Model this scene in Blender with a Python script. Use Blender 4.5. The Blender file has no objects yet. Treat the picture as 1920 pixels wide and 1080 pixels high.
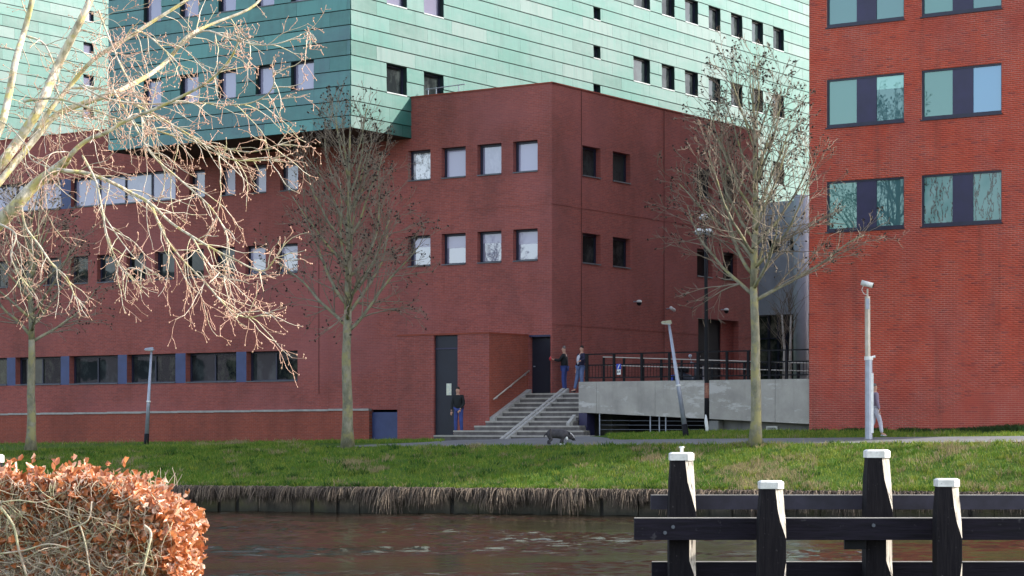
import bpy, bmesh, math, random
import numpy as np
from mathutils import Vector, Matrix, noise as mnoise

random.seed(7); np.random.seed(7)
sc = bpy.context.scene
COL = sc.collection
F = 4100.0           # focal length in photo pixels (1920 wide)
HOR = 800.0          # photo row of the horizon; eye level is z = 0

# ------------------------------------------------------------------ camera, sky, sun, exposure
cam_d = bpy.data.cameras.new('camera'); cam = bpy.data.objects.new('camera', cam_d); COL.objects.link(cam)
cam_d.sensor_width = 36; cam_d.lens = 36 * F / 1920; cam_d.shift_y = (HOR - 540) / 1920
cam_d.clip_start = .5; cam_d.clip_end = 3000
cam.rotation_euler = (math.radians(90), 0, 0); sc.camera = cam
SUN_EL = 31; SH = Vector((.9968, .08))
s3 = Vector((SH.x * math.cos(math.radians(SUN_EL)), SH.y * math.cos(math.radians(SUN_EL)), math.sin(math.radians(SUN_EL))))
w = bpy.data.worlds.new('World'); sc.world = w; w.use_nodes = True
nt = w.node_tree; nt.nodes.clear()
sk = nt.nodes.new('ShaderNodeTexSky'); sk.sky_type = 'NISHITA'; sk.sun_disc = False
sk.sun_elevation = math.radians(SUN_EL); sk.sun_rotation = math.atan2(SH.x, SH.y)
sk.air_density = 1.0; sk.dust_density = 1.6; sk.ozone_density = 1.0
bg = nt.nodes.new('ShaderNodeBackground'); bg.inputs['Strength'].default_value = .15
ow = nt.nodes.new('ShaderNodeOutputWorld')
hs = nt.nodes.new('ShaderNodeHueSaturation'); hs.inputs['Saturation'].default_value = .62
nt.links.new(sk.outputs[0], hs.inputs['Color']); nt.links.new(hs.outputs[0], bg.inputs[0]); nt.links.new(bg.outputs[0], ow.inputs[0])
sl = bpy.data.lights.new('sun', 'SUN'); sun = bpy.data.objects.new('sun', sl); COL.objects.link(sun)
sl.energy = 2.5; sl.angle = math.radians(.5); sl.color = (1, .94, .85)
sun.rotation_euler = s3.to_track_quat('Z', 'Y').to_euler(); sun.location = (30, 20, 40)
sc.view_settings.view_transform = 'Standard'; sc.view_settings.look = 'None'
sc.view_settings.exposure = 1.7; sc.view_settings.gamma = 1; sc.view_settings.use_curve_mapping = False
sc.render.engine = 'CYCLES'; sc.cycles.max_bounces = 6

# ------------------------------------------------------------------ helpers
def at(px, py, Y): return Vector(((px - 960) / F * Y, Y, (HOR - py) / F * Y))
def ray(px): return (px - 960) / F

class MB:
    def __init__(s): s.v = []; s.f = []; s.m = []
    def add(s, vs, fs, mi=0):
        b = len(s.v); s.v += [tuple(x) for x in vs]; s.f += [tuple(b + i for i in f) for f in fs]; s.m += [mi] * len(fs); return s
    def hexa(s, p, mi=0):      # p: 8 points, bottom loop 0-3, top loop 4-7
        return s.add(p, [(3, 2, 1, 0), (4, 5, 6, 7), (0, 1, 5, 4), (1, 2, 6, 5), (2, 3, 7, 6), (3, 0, 4, 7)], mi)
    def box(s, x0, x1, y0, y1, z0, z1, mi=0):
        return s.hexa([(x0, y0, z0), (x1, y0, z0), (x1, y1, z0), (x0, y1, z0), (x0, y0, z1), (x1, y0, z1), (x1, y1, z1), (x0, y1, z1)], mi)
    def tube(s, pts, rad, n=6, mi=0, cap=True):
        pts = [Vector(p) for p in pts]; m = len(pts)
        if not hasattr(rad, '__len__'): rad = [rad] * m
        vs = []; ref = None
        for i, p in enumerate(pts):
            t = (pts[min(i + 1, m - 1)] - pts[max(i - 1, 0)])
            if t.length < 1e-9: t = Vector((0, 0, 1))
            t.normalize()
            if ref is None or abs(ref.dot(t)) > .95: ref = Vector((1, 0, 0)) if abs(t.x) < .7 else Vector((0, 1, 0))
            a = (ref - t * ref.dot(t)).normalized(); b = t.cross(a); ref = a
            for k in range(n):
                an = 2 * math.pi * k / n
                vs.append(p + (a * math.cos(an) + b * math.sin(an)) * rad[i])
        fs = []
        for i in range(m - 1):
            for k in range(n):
                fs.append((i * n + k, i * n + (k + 1) % n, (i + 1) * n + (k + 1) % n, (i + 1) * n + k))
        if cap: fs += [tuple(range(n))[::-1], tuple((m - 1) * n + k for k in range(n))]
        return s.add(vs, fs, mi)
    def ball(s, c, r, mi=0, n=8, m=5, sx=1, sy=1, sz=1, lo=-90, hi=90):
        vs = []; fs = []
        for i in range(m + 1):
            la = math.radians(lo + (hi - lo) * i / m)
            for k in range(n):
                lo_ = 2 * math.pi * k / n
                vs.append((c[0] + r * sx * math.cos(la) * math.cos(lo_), c[1] + r * sy * math.cos(la) * math.sin(lo_), c[2] + r * sz * math.sin(la)))
        for i in range(m):
            for k in range(n):
                fs.append((i * n + k, i * n + (k + 1) % n, (i + 1) * n + (k + 1) % n, (i + 1) * n + k))
        return s.add(vs, fs, mi)
    def mesh(s, name, mats, smooth=False):
        me = bpy.data.meshes.new(name); me.from_pydata(s.v, [], s.f)
        for m in (mats if isinstance(mats, (list, tuple)) else [mats]): me.materials.append(m)
        if any(s.m): me.polygons.foreach_set('material_index', s.m)
        if smooth: me.polygons.foreach_set('use_smooth', [True] * len(s.f))
        me.update(); return me

def link(name, me, parent=None, **props):
    o = bpy.data.objects.new(name, me); COL.objects.link(o)
    if parent is not None:
        o.parent = parent; o.matrix_parent_inverse = wm(parent).inverted()
    for k, v in props.items(): o[k] = v
    return o
def wm(o):
    M = Matrix.LocRotScale(o.location, o.rotation_euler, o.scale)
    return (wm(o.parent) @ o.matrix_parent_inverse @ M) if o.parent else M
def part(name, mb, mats, parent, smooth=False, **props): return link(name, mb.mesh(name, mats, smooth), parent, **props)
def thing(name, label, cat, loc=(0, 0, 0), group=None):
    o = bpy.data.objects.new(name, None); COL.objects.link(o); o.location = loc; o.empty_display_size = .2
    o['label'] = label; o['category'] = cat
    if group: o['group'] = group
    return o
def solo(name, mb, mats, label, cat, group=None, smooth=False):
    o = link(name, mb.mesh(name, mats, smooth)); o['label'] = label; o['category'] = cat
    if group: o['group'] = group
    return o
def big_mesh(name, V, Fa, mats, mi=None, smooth=False):
    me = bpy.data.meshes.new(name); V = np.asarray(V, dtype=np.float32); Fa = np.asarray(Fa, dtype=np.int32)
    k = Fa.shape[1]
    me.vertices.add(len(V)); me.vertices.foreach_set('co', V.ravel())
    me.loops.add(Fa.size); me.loops.foreach_set('vertex_index', Fa.ravel())
    me.polygons.add(len(Fa)); me.polygons.foreach_set('loop_start', np.arange(0, Fa.size, k, dtype=np.int32))
    for m in (mats if isinstance(mats, (list, tuple)) else [mats]): me.materials.append(m)
    if mi is not None: me.polygons.foreach_set('material_index', np.asarray(mi, dtype=np.int32))
    if smooth: me.polygons.foreach_set('use_smooth', np.ones(len(Fa), dtype=bool))
    me.update(calc_edges=True); return me
def copy_tree(o, parent=None):
    c = o.copy(); COL.objects.link(c)
    if parent is not None: c.parent = parent
    for ch in list(o.children): copy_tree(ch, c)
    return c

# ---- node material helper
class NM:
    def __init__(s, name):
        s.m = bpy.data.materials.new(name); s.m.use_nodes = True; s.t = s.m.node_tree
        s.b = s.t.nodes['Principled BSDF']
    def n(s, ty, **kw):
        nd = s.t.nodes.new(ty)
        for k, v in kw.items():
            if k in nd.inputs: nd.inputs[k].default_value = v
            else: setattr(nd, k, v)
        return nd
    def l(s, a, b): s.t.links.new(a, b)
    def math(s, op, a, b=None, c=None):
        nd = s.n('ShaderNodeMath', operation=op)
        for i, x in enumerate((a, b, c)):
            if x is None: continue
            if isinstance(x, (int, float)): nd.inputs[i].default_value = x
            else: s.l(x, nd.inputs[i])
        return nd.outputs[0]
    def pos(s): return s.n('ShaderNodeNewGeometry').outputs['Position']
    def mix(s, fac, a, b, blend='MIX'):
        nd = s.n('ShaderNodeMix', data_type='RGBA', blend_type=blend)
        for i, x in ((0, fac), (6, a), (7, b)):
            if isinstance(x, (int, float)): nd.inputs[i].default_value = x
            elif isinstance(x, tuple): nd.inputs[i].default_value = (*x, 1)[:4]
            else: s.l(x, nd.inputs[i])
        return nd.outputs[2]
    def noise(s, vec, scale, detail=4, rough=.6, out=0):
        nd = s.n('ShaderNodeTexNoise', Scale=scale, Detail=detail, Roughness=rough)
        if vec is not None: s.l(vec, nd.inputs['Vector'])
        return nd.outputs[out]
    def ramp(s, v, lo, hi, a=0., b=1.):
        nd = s.n('ShaderNodeMapRange'); nd.inputs[1].default_value = lo; nd.inputs[2].default_value = hi
        nd.inputs[3].default_value = a; nd.inputs[4].default_value = b; s.l(v, nd.inputs[0]); return nd.outputs[0]
    def scale(s, vec, v):
        nd = s.n('ShaderNodeVectorMath', operation='MULTIPLY'); s.l(vec, nd.inputs[0]); nd.inputs[1].default_value = v; return nd.outputs[0]
    def color(s, c):
        if isinstance(c, tuple): s.b.inputs['Base Color'].default_value = (*c, 1)[:4]
        else: s.l(c, s.b.inputs['Base Color'])
    def bump(s, h, st=.3, dist=.01):
        nd = s.n('ShaderNodeBump', Strength=st, Distance=dist); s.l(h, nd.inputs['Height']); s.l(nd.outputs[0], s.b.inputs['Normal'])
    def set(s, rough=.8, metal=0., spec=.5):
        s.b.inputs['Roughness'].default_value = rough; s.b.inputs['Metallic'].default_value = metal
        s.b.inputs['Specular IOR Level'].default_value = spec; return s.m

def simple(name, c1, c2=None, scale=3., rough=.7, metal=0., spec=.4, bump=0., stretch=(1, 1, 1), obj=False):
    M = NM(name)
    if c2 is None: c2 = tuple(x * .75 for x in c1)
    p = M.n('ShaderNodeTexCoord').outputs['Object'] if obj else M.pos()
    p = M.scale(p, stretch)
    f = M.noise(p, scale, 5)
    M.color(M.mix(M.ramp(f, .35, .65), c1, c2))
    if bump: M.bump(M.noise(p, scale * 6, 3), bump, .01)
    return M.set(rough, metal, spec)

dL = Vector((-.8267, .5626)); dR = Vector((.5626, .8267))

def wall_u(M, d):
    nd = M.n('ShaderNodeVectorMath', operation='DOT_PRODUCT'); M.l(M.pos(), nd.inputs[0]); nd.inputs[1].default_value = (d.x, d.y, 0)
    return nd.outputs['Value']
def brick_mat(name, d, ca, cb, mortar, vary=.5, stain=(.03, .02, .02), stain_amt=.35, tint=None):
    M = NM(name); u = wall_u(M, d); sep = M.n('ShaderNodeSeparateXYZ'); M.l(M.pos(), sep.inputs[0])
    cmb = M.n('ShaderNodeCombineXYZ'); M.l(u, cmb.inputs[0]); M.l(sep.outputs[2], cmb.inputs[1])
    br = M.n('ShaderNodeTexBrick', Scale=1.0); br.inputs['Brick Width'].default_value = .22; br.inputs['Row Height'].default_value = .0625
    br.inputs['Mortar Size'].default_value = .006; br.inputs['Mortar Smooth'].default_value = .2; br.inputs['Bias'].default_value = 0
    br.inputs['Color1'].default_value = (*ca, 1); br.inputs['Color2'].default_value = (*cb, 1); br.inputs['Mortar'].default_value = (*mortar, 1)
    M.l(cmb.outputs[0], br.inputs['Vector'])
    P = M.pos()
    fine = M.noise(P, 11, 6, .75)
    c = M.mix(M.ramp(fine, .38, .62, 0, vary), br.outputs[0], tuple(x * .62 for x in ca))
    big = M.noise(M.scale(P, (.35, .35, .18)), 1.3, 4)
    c = M.mix(M.ramp(big, .42, .72, 0, stain_amt), c, stain)
    streak = M.noise(M.scale(P, (1.6, 1.6, .08)), 1.0, 4)
    c = M.mix(M.ramp(streak, .52, .75, 0, .4), c, tuple(x * .5 for x in ca))
    if tint: c = M.mix(M.ramp(M.noise(M.scale(P, (.2, .2, .3)), .9, 3), .45, .65, 0, .5), c, tint)
    M.color(c); M.bump(M.math('ADD', M.math('MULTIPLY', br.outputs[1], -1.), M.math('MULTIPLY', fine, .3)), .5, .006)
    return M.set(.85, 0, .25)

m_brickL = brick_mat('brick_main_front', dL, (.37, .095, .074), (.25, .070, .062), (.29, .16, .145), tint=(.33, .115, .112))  # same brick tones as the side front
m_brickR = brick_mat('brick_side_front', dR, (.37, .095, .074), (.25, .070, .062), (.29, .16, .145), tint=(.33, .115, .112))
m_brickO = brick_mat('brick_orange_lower', dL, (.34, .080, .048), (.25, .062, .044), (.28, .15, .12))
m_brickO2 = brick_mat('brick_orange_lower_side', dR, (.34, .080, .048), (.25, .062, .044), (.28, .15, .12))
m_tower_brick_side = brick_mat('brick_red_side', dR, (.33, .07, .04), (.28, .06, .04), (.3, .16, .12))

def real_brick_mat():
    M = NM('brick_red_unit'); P = M.pos(); u = wall_u(M, dL); sep = M.n('ShaderNodeSeparateXYZ'); M.l(P, sep.inputs[0])
    row = M.math('FLOOR', M.math('DIVIDE', M.math('ADD', sep.outputs[2], .5), .0625))
    off = M.math('MULTIPLY', M.math('MODULO', M.math('ADD', row, 400), 2.), .11)
    cu = M.math('FLOOR', M.math('DIVIDE', M.math('ADD', M.math('SUBTRACT', u, off), 0), .22))
    cmb = M.n('ShaderNodeCombineXYZ'); M.l(cu, cmb.inputs[0]); M.l(row, cmb.inputs[1])
    wn = M.n('ShaderNodeTexWhiteNoise', noise_dimensions='3D'); M.l(cmb.outputs[0], wn.inputs[0])
    c = M.mix(wn.outputs[0], (.57, .088, .046), (.47, .070, .042))
    c = M.mix(M.math('GREATER_THAN', wn.outputs[0], .95), c, (.34, .06, .045))
    c = M.mix(M.ramp(M.noise(M.scale(P, (.5, .5, .35)), 1.1, 4), .45, .68, 0, .5), c, (.34, .075, .066))
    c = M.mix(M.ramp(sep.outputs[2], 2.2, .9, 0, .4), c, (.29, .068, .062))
    st = M.noise(M.scale(P, (2.2, 2.2, .12)), 1.0, 4)
    c = M.mix(M.ramp(st, .55, .8, 0, .6), c, (.13, .045, .04))
    c = M.mix(M.ramp(M.noise(P, 30, 3), .4, .75, 0, .25), c, (.16, .04, .03))
    M.color(c); M.bump(M.noise(P, 60, 3), .3, .004); return M.set(.8, 0, .3)
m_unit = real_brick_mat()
m_mortar = simple('mortar_joint', (.56, .30, .24), (.46, .13, .09), .9, .9, spec=.1)

def copper_mat(name, d, a, b, c3, metal=.25, rough=.42):
    M = NM(name); P = M.pos(); u = wall_u(M, d); sep = M.n('ShaderNodeSeparateXYZ'); M.l(P, sep.inputs[0])
    row = M.math('FLOOR', M.math('DIVIDE', M.math('SUBTRACT', sep.outputs[2], 10.903), .55667))
    off = M.math('MULTIPLY', M.math('MODULO', M.math('ADD', row, 100), 3.), .8)
    cu = M.math('FLOOR', M.math('DIVIDE', M.math('ADD', u, off), 2.4))
    cmb = M.n('ShaderNodeCombineXYZ'); M.l(cu, cmb.inputs[0]); M.l(row, cmb.inputs[1])
    wn = M.n('ShaderNodeTexWhiteNoise', noise_dimensions='3D'); M.l(cmb.outputs[0], wn.inputs[0])
    c = M.mix(M.ramp(wn.outputs[0], 0, 1, 0, 1.), a, b)
    c = M.mix(M.math('GREATER_THAN', wn.outputs[0], .86), c, c3)
    c = M.mix(M.math('LESS_THAN', wn.outputs[0], .10), c, tuple(x * .72 for x in a))
    c = M.mix(M.ramp(M.noise(M.scale(P, (.22, .22, .5)), .9, 5, .7), .40, .66, 0, .8), c, c3)
    vs = M.noise(M.scale(P, (2.2, 2.2, .25)), 1.3, 4, .7); c = M.mix(M.ramp(vs, .5, .75, 0, .45), c, tuple(x * .55 for x in a))
    c = M.mix(M.ramp(M.noise(M.scale(P, (3, 3, .7)), 1.5, 4), .5, .8, 0, .35), c, tuple(min(1, x * 1.35) for x in a))
    M.color(c)
    M.bump(M.noise(M.scale(P, (.8, .8, .8)), 1.5, 2), .25, .03)
    return M.set(rough, metal, .6)
m_copper_lit = copper_mat('copper_panel_lit', dR, (.017, .136, .108), (.044, .156, .136), (.100, .175, .162), .03, .5)  # sunlit-side tone of the copper, put into its colour
m_copper_shade = copper_mat('copper_panel_shade', dL, (.026, .150, .135), (.045, .115, .135), (.055, .22, .20), .08, .45)  # same copper with the bluish look of its shaded face painted in
m_backing = simple('dark_seam', (.012, .03, .028), rough=.9)

m_frame = simple('indigo_frame', (.022, .024, .05), (.016, .017, .036), 4, .45)
m_pillar = simple('blue_painted_pillar', (.045, .065, .17), (.035, .05, .13), 2, .5)
m_panel = simple('indigo_panel', (.030, .026, .075), (.024, .022, .058), 2, .45)
m_reveal = simple('window_sill_grey', (.10, .11, .13), rough=.5)
m_white_sill = simple('pale_sill', (.5, .55, .55), rough=.5)
def glass_mat(name, base, gloss=.3, gcol=(.9, .92, 1.), clutter=None, cscale=2.):
    M = NM(name); P = M.pos()
    c = M.mix(.0, base, base)
    if clutter: c = M.mix(M.ramp(M.noise(M.scale(P, (1, 1, .7)), cscale, 5, .7), .48, .62), base, clutter)
    M.color(c); M.set(.6, 0, 0.)
    g = M.n('ShaderNodeBsdfGlossy', Roughness=.02); g.inputs['Color'].default_value = (*gcol, 1)
    bn = M.n('ShaderNodeBump', Strength=.08, Distance=.02); M.l(M.noise(P, .9, 2), bn.inputs['Height']); M.l(bn.outputs[0], g.inputs['Normal'])
    mx = M.n('ShaderNodeMixShader'); mx.inputs[0].default_value = gloss
    M.l(M.b.outputs[0], mx.inputs[1]); M.l(g.outputs[0], mx.inputs[2])
    M.l(mx.outputs[0], M.t.nodes['Material Output'].inputs[0]); return M.m
g_blind = glass_mat('pane_lilac_blind', (.30, .285, .40), .08)
g_blind2 = glass_mat('pane_blind_darker', (.22, .215, .30), .10, clutter=(.28, .27, .36), cscale=.9)  # darker of the three blind tones, softly mottled
g_blind3 = glass_mat('pane_blind_bright', (.36, .34, .46), .06)
g_sky = glass_mat('pane_pale_mirror', (.20, .20, .28), .16)
g_white = glass_mat('pane_white_branches', (.70, .70, .74), .1, clutter=(.02, .02, .03), cscale=7.)  # dark tree silhouettes painted over a white pane
g_grey = glass_mat('pane_grey_curtain', (.035, .05, .052), .06, clutter=(.02, .022, .024), cscale=1.2)
g_dark = glass_mat('pane_dark', (.008, .012, .012), .035, clutter=(.05, .055, .04))
g_dark2 = glass_mat('pane_dark_mottled', (.015, .02, .022), .04, clutter=(.045, .055, .055), cscale=1.3)  # dark pane colour with random paler mottling
g_teal = glass_mat('pane_teal_reflection', (.065, .165, .15), .09, (.75, 1, .95))  # teal of a mirrored green building painted into the tower panes
g_teal2 = glass_mat('pane_teal_grey_reflection', (.06, .14, .15), .09, (.75, 1, .95))
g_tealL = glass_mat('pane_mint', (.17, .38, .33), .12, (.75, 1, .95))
g_blue = glass_mat('pane_sky_reflection', (.09, .22, .34), .12, (.7, .85, 1))  # blue sky reflection painted into one tower pane
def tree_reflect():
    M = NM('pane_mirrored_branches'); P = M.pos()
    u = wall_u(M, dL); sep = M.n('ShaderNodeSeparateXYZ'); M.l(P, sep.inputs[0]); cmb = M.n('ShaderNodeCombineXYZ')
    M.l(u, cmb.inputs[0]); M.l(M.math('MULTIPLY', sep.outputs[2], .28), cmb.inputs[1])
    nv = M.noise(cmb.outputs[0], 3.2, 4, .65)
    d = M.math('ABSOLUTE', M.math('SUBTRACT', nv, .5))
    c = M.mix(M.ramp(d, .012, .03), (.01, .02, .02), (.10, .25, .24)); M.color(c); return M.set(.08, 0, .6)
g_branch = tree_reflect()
m_door = simple('navy_door', (.013, .016, .028), (.010, .012, .022), 2, .5)
m_doorv = simple('black_opening_shade', (.006, .007, .012), rough=.8)  # near-black colour paints the darkness inside openings
def concrete(name, a, b, c3=None, sc_=1.2):
    M = NM(name); P = M.pos()
    c = M.mix(M.ramp(M.noise(P, sc_, 6, .7), .35, .65), a, b)
    c = M.mix(M.ramp(M.noise(M.scale(P, (2, 2, .15)), 1.2, 4), .55, .75, 0, .4), c, tuple(x * .5 for x in b))
    if c3: c = M.mix(M.ramp(M.noise(M.scale(P, (.5, .5, 1.5)), 1.1, 6, .75), .56, .62, 0, .8), c, c3)
    M.color(c); M.bump(M.noise(P, 20, 5), .3, .01); return M.set(.88, 0, .25)
m_conc = concrete('ramp_concrete', (.40, .375, .335), (.30, .28, .255), (.52, .50, .47))
m_conc_dark = concrete('pier_concrete', (.22, .22, .21), (.15, .15, .15))
m_step = concrete('step_concrete', (.16, .145, .14), (.09, .08, .08), None, 3)
m_tread = concrete('tread_concrete', (.40, .37, .33), (.28, .26, .23), None, 3)
m_cheek = concrete('cheek_concrete', (.40, .38, .35), (.28, .27, .255), None, 3)
m_conc_blue = concrete('panel_concrete', (.50, .50, .56), (.40, .40, .46))
m_black = simple('black_steel', (.006, .006, .009), rough=.6, spec=.2)
m_railL = simple('worn_steel_rail', (.50, .45, .40), (.4, .34, .28), 5, .4, .3)
m_steel = simple('grey_steel', (.36, .39, .47), (.30, .32, .38), 5, .4, .4)
m_white = simple('white_paint', (.80, .80, .78), (.62, .62, .60), 6, .5)
m_redcoping = simple('orange_coping', (.28, .06, .035), rough=.8)

# ------------------------------------------------------------------ terrain
def Yq(X): return 62.97 - .29 * (X - 4)            # quay face line
def Yp(X): return 70 - .47 * (X - .7)              # near edge of the path
def zp(X): return -.62 + .012 * (max(-22, min(24, X)) - .7)
def ground_z(X, Y, rough=True):
    q = Yq(X); p = max(Yp(X), q + 2.5); z0 = -1.85; z1 = zp(X)
    rise = .02 + .2 * min(1, max(0, (X + 1) / 7))
    if Y <= p:
        t = (Y - q) / (p - q); z = z0 + (z1 - z0) * (1 - (1 - t) ** 1.25)
        b = math.sin(math.pi * min(1, max(0, t)))
    elif Y <= p + 2.6:
        z = z1 + .13 * (Y - p) / 2.6; b = 0
    else:
        t = min(1, (Y - p - 2.6) / 2.5); z = z1 + .13 + rise * t; b = .25 * t
    if rough and b: z += b * (.13 * mnoise.noise(Vector((X * .5, Y * .6, 0))) + .09 * mnoise.noise(Vector((X * 1.7, Y * 1.9, 3))))
    return z
xs = np.concatenate([np.linspace(-500, -45, 12), np.arange(-40, 30, .3), np.linspace(32, 500, 12)])
vs_ = np.concatenate([np.arange(0, 40, .3), np.linspace(42, 80, 8), [120, 300, 900]])
V = []; 
for v in vs_:
    for X in xs:
        Y = Yq(X) + v
        z = ground_z(X, Y)
        if Yp(X) - .05 < Y < Yp(X) + 2.65 and -7 < X: z -= .03
        V.append((X, Y, z))
nx = len(xs); Fq = [(j * nx + i, j * nx + i + 1, (j + 1) * nx + i + 1, (j + 1) * nx + i) for j in range(len(vs_) - 1) for i in range(nx - 1)]
def grass_ground():
    M = NM('turf'); P = M.pos()
    c = M.mix(M.ramp(M.noise(P, 1.2, 6, .7), .35, .65), (.04, .09, .014), (.08, .12, .025))
    c = M.mix(M.ramp(M.noise(P, .45, 4), .52, .7, 0, .7), c, (.12, .105, .045))
    M.color(c); M.bump(M.noise(P, 14, 5), .8, .05); return M.set(.95, 0, .1)
m_turf = grass_ground()
link('ground', big_mesh('ground', V, Fq, m_turf, smooth=True), kind='structure')

def path_mat():
    M = NM('asphalt_path'); P = M.pos()
    c = M.mix(M.ramp(M.noise(P, 1.0, 5), .35, .65), (.14, .14, .145), (.10, .10, .105))
    c = M.mix(M.ramp(M.noise(P, 60, 2), .4, .7, 0, .4), c, (.22, .21, .2)); M.color(c); M.bump(M.noise(P, 80, 2), .4, .01); return M.set(.9)
m_path = path_mat()
b = MB(); Xs = [-7 + i * .5 for i in range(110)]
V = []; 
for X in Xs:
    wid = 2.6 if X > -2.8 else max(.05, 2.6 * (X + 7) / 4.2)
    if -2.6 < X < 3.4: wid = Yq(0) * 0 + 2.6 + max(0, (min(X + 2.6, 3.4 - X, 1.4)) / 1.4 * 5.0)
    for k in range(6):
        Y = Yp(X) + wid * k / 5; V.append((X, Y, ground_z(X, Y, False) + (.012 if Y < Yp(X) + 2.6 else .035)))
Fq = [(i * 6 + k, (i + 1) * 6 + k, (i + 1) * 6 + k + 1, i * 6 + k + 1) for i in range(len(Xs) - 1) for k in range(5)]
link('path', big_mesh('path', V, Fq, m_path), kind='structure')

# water
def water_mat():
    M = NM('canal_water'); P = M.pos()
    M.color(M.mix(M.ramp(M.noise(M.scale(P, (.15, .3, 1)), 1, 4), .4, .65), (.024, .017, .010), (.016, .012, .008)))
    n1 = M.noise(M.scale(P, (.42, .75, 1)), 1.3, 6, .65); n2 = M.noise(M.scale(P, (1.3, 1.9, 1)), 1.9, 5, .7)
    gust = M.ramp(M.noise(M.scale(P, (.12, .30, 1)), 1.0, 3), .42, .62, .25, 1.0)
    n3 = M.noise(M.scale(P, (.9, 1.5, 1)), 1.5, 4, .6)
    crest = M.math('POWER', M.ramp(n3, .55, .85, 0, 1), 1.5)
    h = M.math('ADD', M.math('ADD', M.math('MULTIPLY', n1, .55), M.math('MULTIPLY', M.math('MULTIPLY', n2, gust), .45)), M.math('MULTIPLY', M.math('MULTIPLY', crest, gust), .9))
    M.bump(h, .7, .06)
    M.b.inputs['IOR'].default_value = 1.33; return M.set(.10, 0, .5)
m_water = water_mat()
WZ = -2.58
gx = np.concatenate([[-500, -120, -50], np.arange(-19, 18, .11), [50, 120, 500]]); gy = np.concatenate([[-40, 0, 18], np.arange(22, 68.5, .125), [75, 120, 300]])
GX, GY = np.meshgrid(gx, gy); H = np.zeros_like(GX); rw = np.random.RandomState(5)
patch = np.zeros_like(GX)
for _ in range(14):
    k = 2 * np.pi / rw.uniform(3.5, 14); th = rw.uniform(0, 6.28); patch += np.sin(GX * k * np.cos(th) * .6 + GY * k * np.sin(th) + rw.uniform(0, 6.28))
patch = np.clip(.8 + .22 * patch, .15, 1.9)
for _ in range(90):
    wl = .30 * (3.0 ** rw.rand()); k = 2 * np.pi / wl; th = rw.normal(1.35, .55); a_ = .0034 * wl ** .95
    ph = GX * k * np.cos(th) + GY * k * np.sin(th) + rw.uniform(0, 6.28) + .6 * np.sin(GX * .7 + rw.uniform(0, 6)) 
    H += a_ * (np.exp(np.sin(ph) * 1.1) - 1.27) * .75
fade = np.clip(np.minimum(np.minimum(GX + 19, 18 - GX), np.minimum(GY - 22, 69 - GY)), 0, 1)
H = H * patch * fade
V = np.stack([GX, GY, WZ + H], -1).reshape(-1, 3); nxx = len(gx); ii = (np.arange(len(gy) - 1)[:, None] * nxx + np.arange(nxx - 1)[None]).reshape(-1)
link('water', big_mesh('water', V, np.stack([ii, ii + 1, ii + nxx + 1, ii + nxx], 1), m_water, smooth=True), kind='structure')
# near bank (just under the frame)
xs2 = np.arange(-60, 61, 2.0); ys2 = [-60, -20, 0, 10, 16, 19, 20.5, 21.2, 21.6]
V = []; 
for y in ys2:
    for x in xs2:
        z = -1.65 if y < 19 else -1.65 - (y - 19) * .12
        if y == ys2[-1]: z = -3.2
        V.append((x, y, z + (.03 * mnoise.noise(Vector((x, y, 0))) if y < 21 else 0)))
n2_ = len(xs2); Fq = [(j * n2_ + i, j * n2_ + i + 1, (j + 1) * n2_ + i + 1, (j + 1) * n2_ + i) for j in range(len(ys2) - 1) for i in range(n2_ - 1)]
link('near_ground', big_mesh('near_ground', V, Fq, m_turf, smooth=True), kind='structure')

# quay wall: separate worn panels
def quay_mat():
    M = NM('mossy_quay_panel'); P = M.pos()
    c = M.mix(M.ramp(M.noise(M.scale(P, (2, 2, .8)), 1.5, 6, .7), .35, .65), (.15, .122, .085), (.04, .033, .024))
    c = M.mix(M.ramp(M.noise(P, .8, 4), .5, .65, 0, .7), c, (.12, .115, .04))
    sep = M.n('ShaderNodeSeparateXYZ'); M.l(P, sep.inputs[0])
    c = M.mix(M.ramp(sep.outputs[2], WZ + .28, WZ + .05, 0, .85), c, (.02, .022, .015))
    M.color(c); M.bump(M.noise(P, 12, 5), .6, .03); return M.set(.85)
m_quay = quay_mat(); m_quay_dark = simple('dark_wet_timber', (.02, .018, .014), rough=.7)
q = thing('quay_wall', 'low mossy grey canal wall along the foot of the far grass bank', 'wall', (0, Yq(0), WZ))
dq = Vector((1, -.29)).normalized(); nq = Vector((dq.y, -dq.x))   # nq towards the camera
def qpt(u, d, z): return (dq.x * u + nq.x * d, Yq(0) + dq.y * u + nq.y * d, z)
b = MB(); b.hexa([qpt(-60, -.35, WZ - .8), qpt(60, -.35, WZ - .8), qpt(60, .0, WZ - .8), qpt(-60, .0, WZ - .8), qpt(-60, -.35, -1.95), qpt(60, -.35, -1.95), qpt(60, .0, -1.95), qpt(-60, .0, -1.95)])
part('backing', b, m_quay_dark, q)
u = -22.0
while u < 24:
    wd = random.uniform(.45, 1.2); g = random.choice([.012, .02, .03, .12])
    t = -1.90 + random.uniform(-.05, .03); d = random.uniform(.06, .12); tl = random.uniform(-.02, .02)
    b = MB(); b.hexa([qpt(u, .003, WZ - .6), qpt(u + wd, .003, WZ - .6), qpt(u + wd, d, WZ - .6), qpt(u, d, WZ - .6),
                      qpt(u, .003, t), qpt(u + wd, .003, t), qpt(u + wd, d + tl, t), qpt(u, d + tl, t)])
    part('panel', b, m_quay, q)
    if g > .2:
        b = MB(); b.tube([qpt(u + wd + g / 2, .07, WZ - .6), qpt(u + wd + g / 2, .07, -1.93)], .07, 7); part('pile', b, m_quay_dark, q)
    u += wd + g

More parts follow.
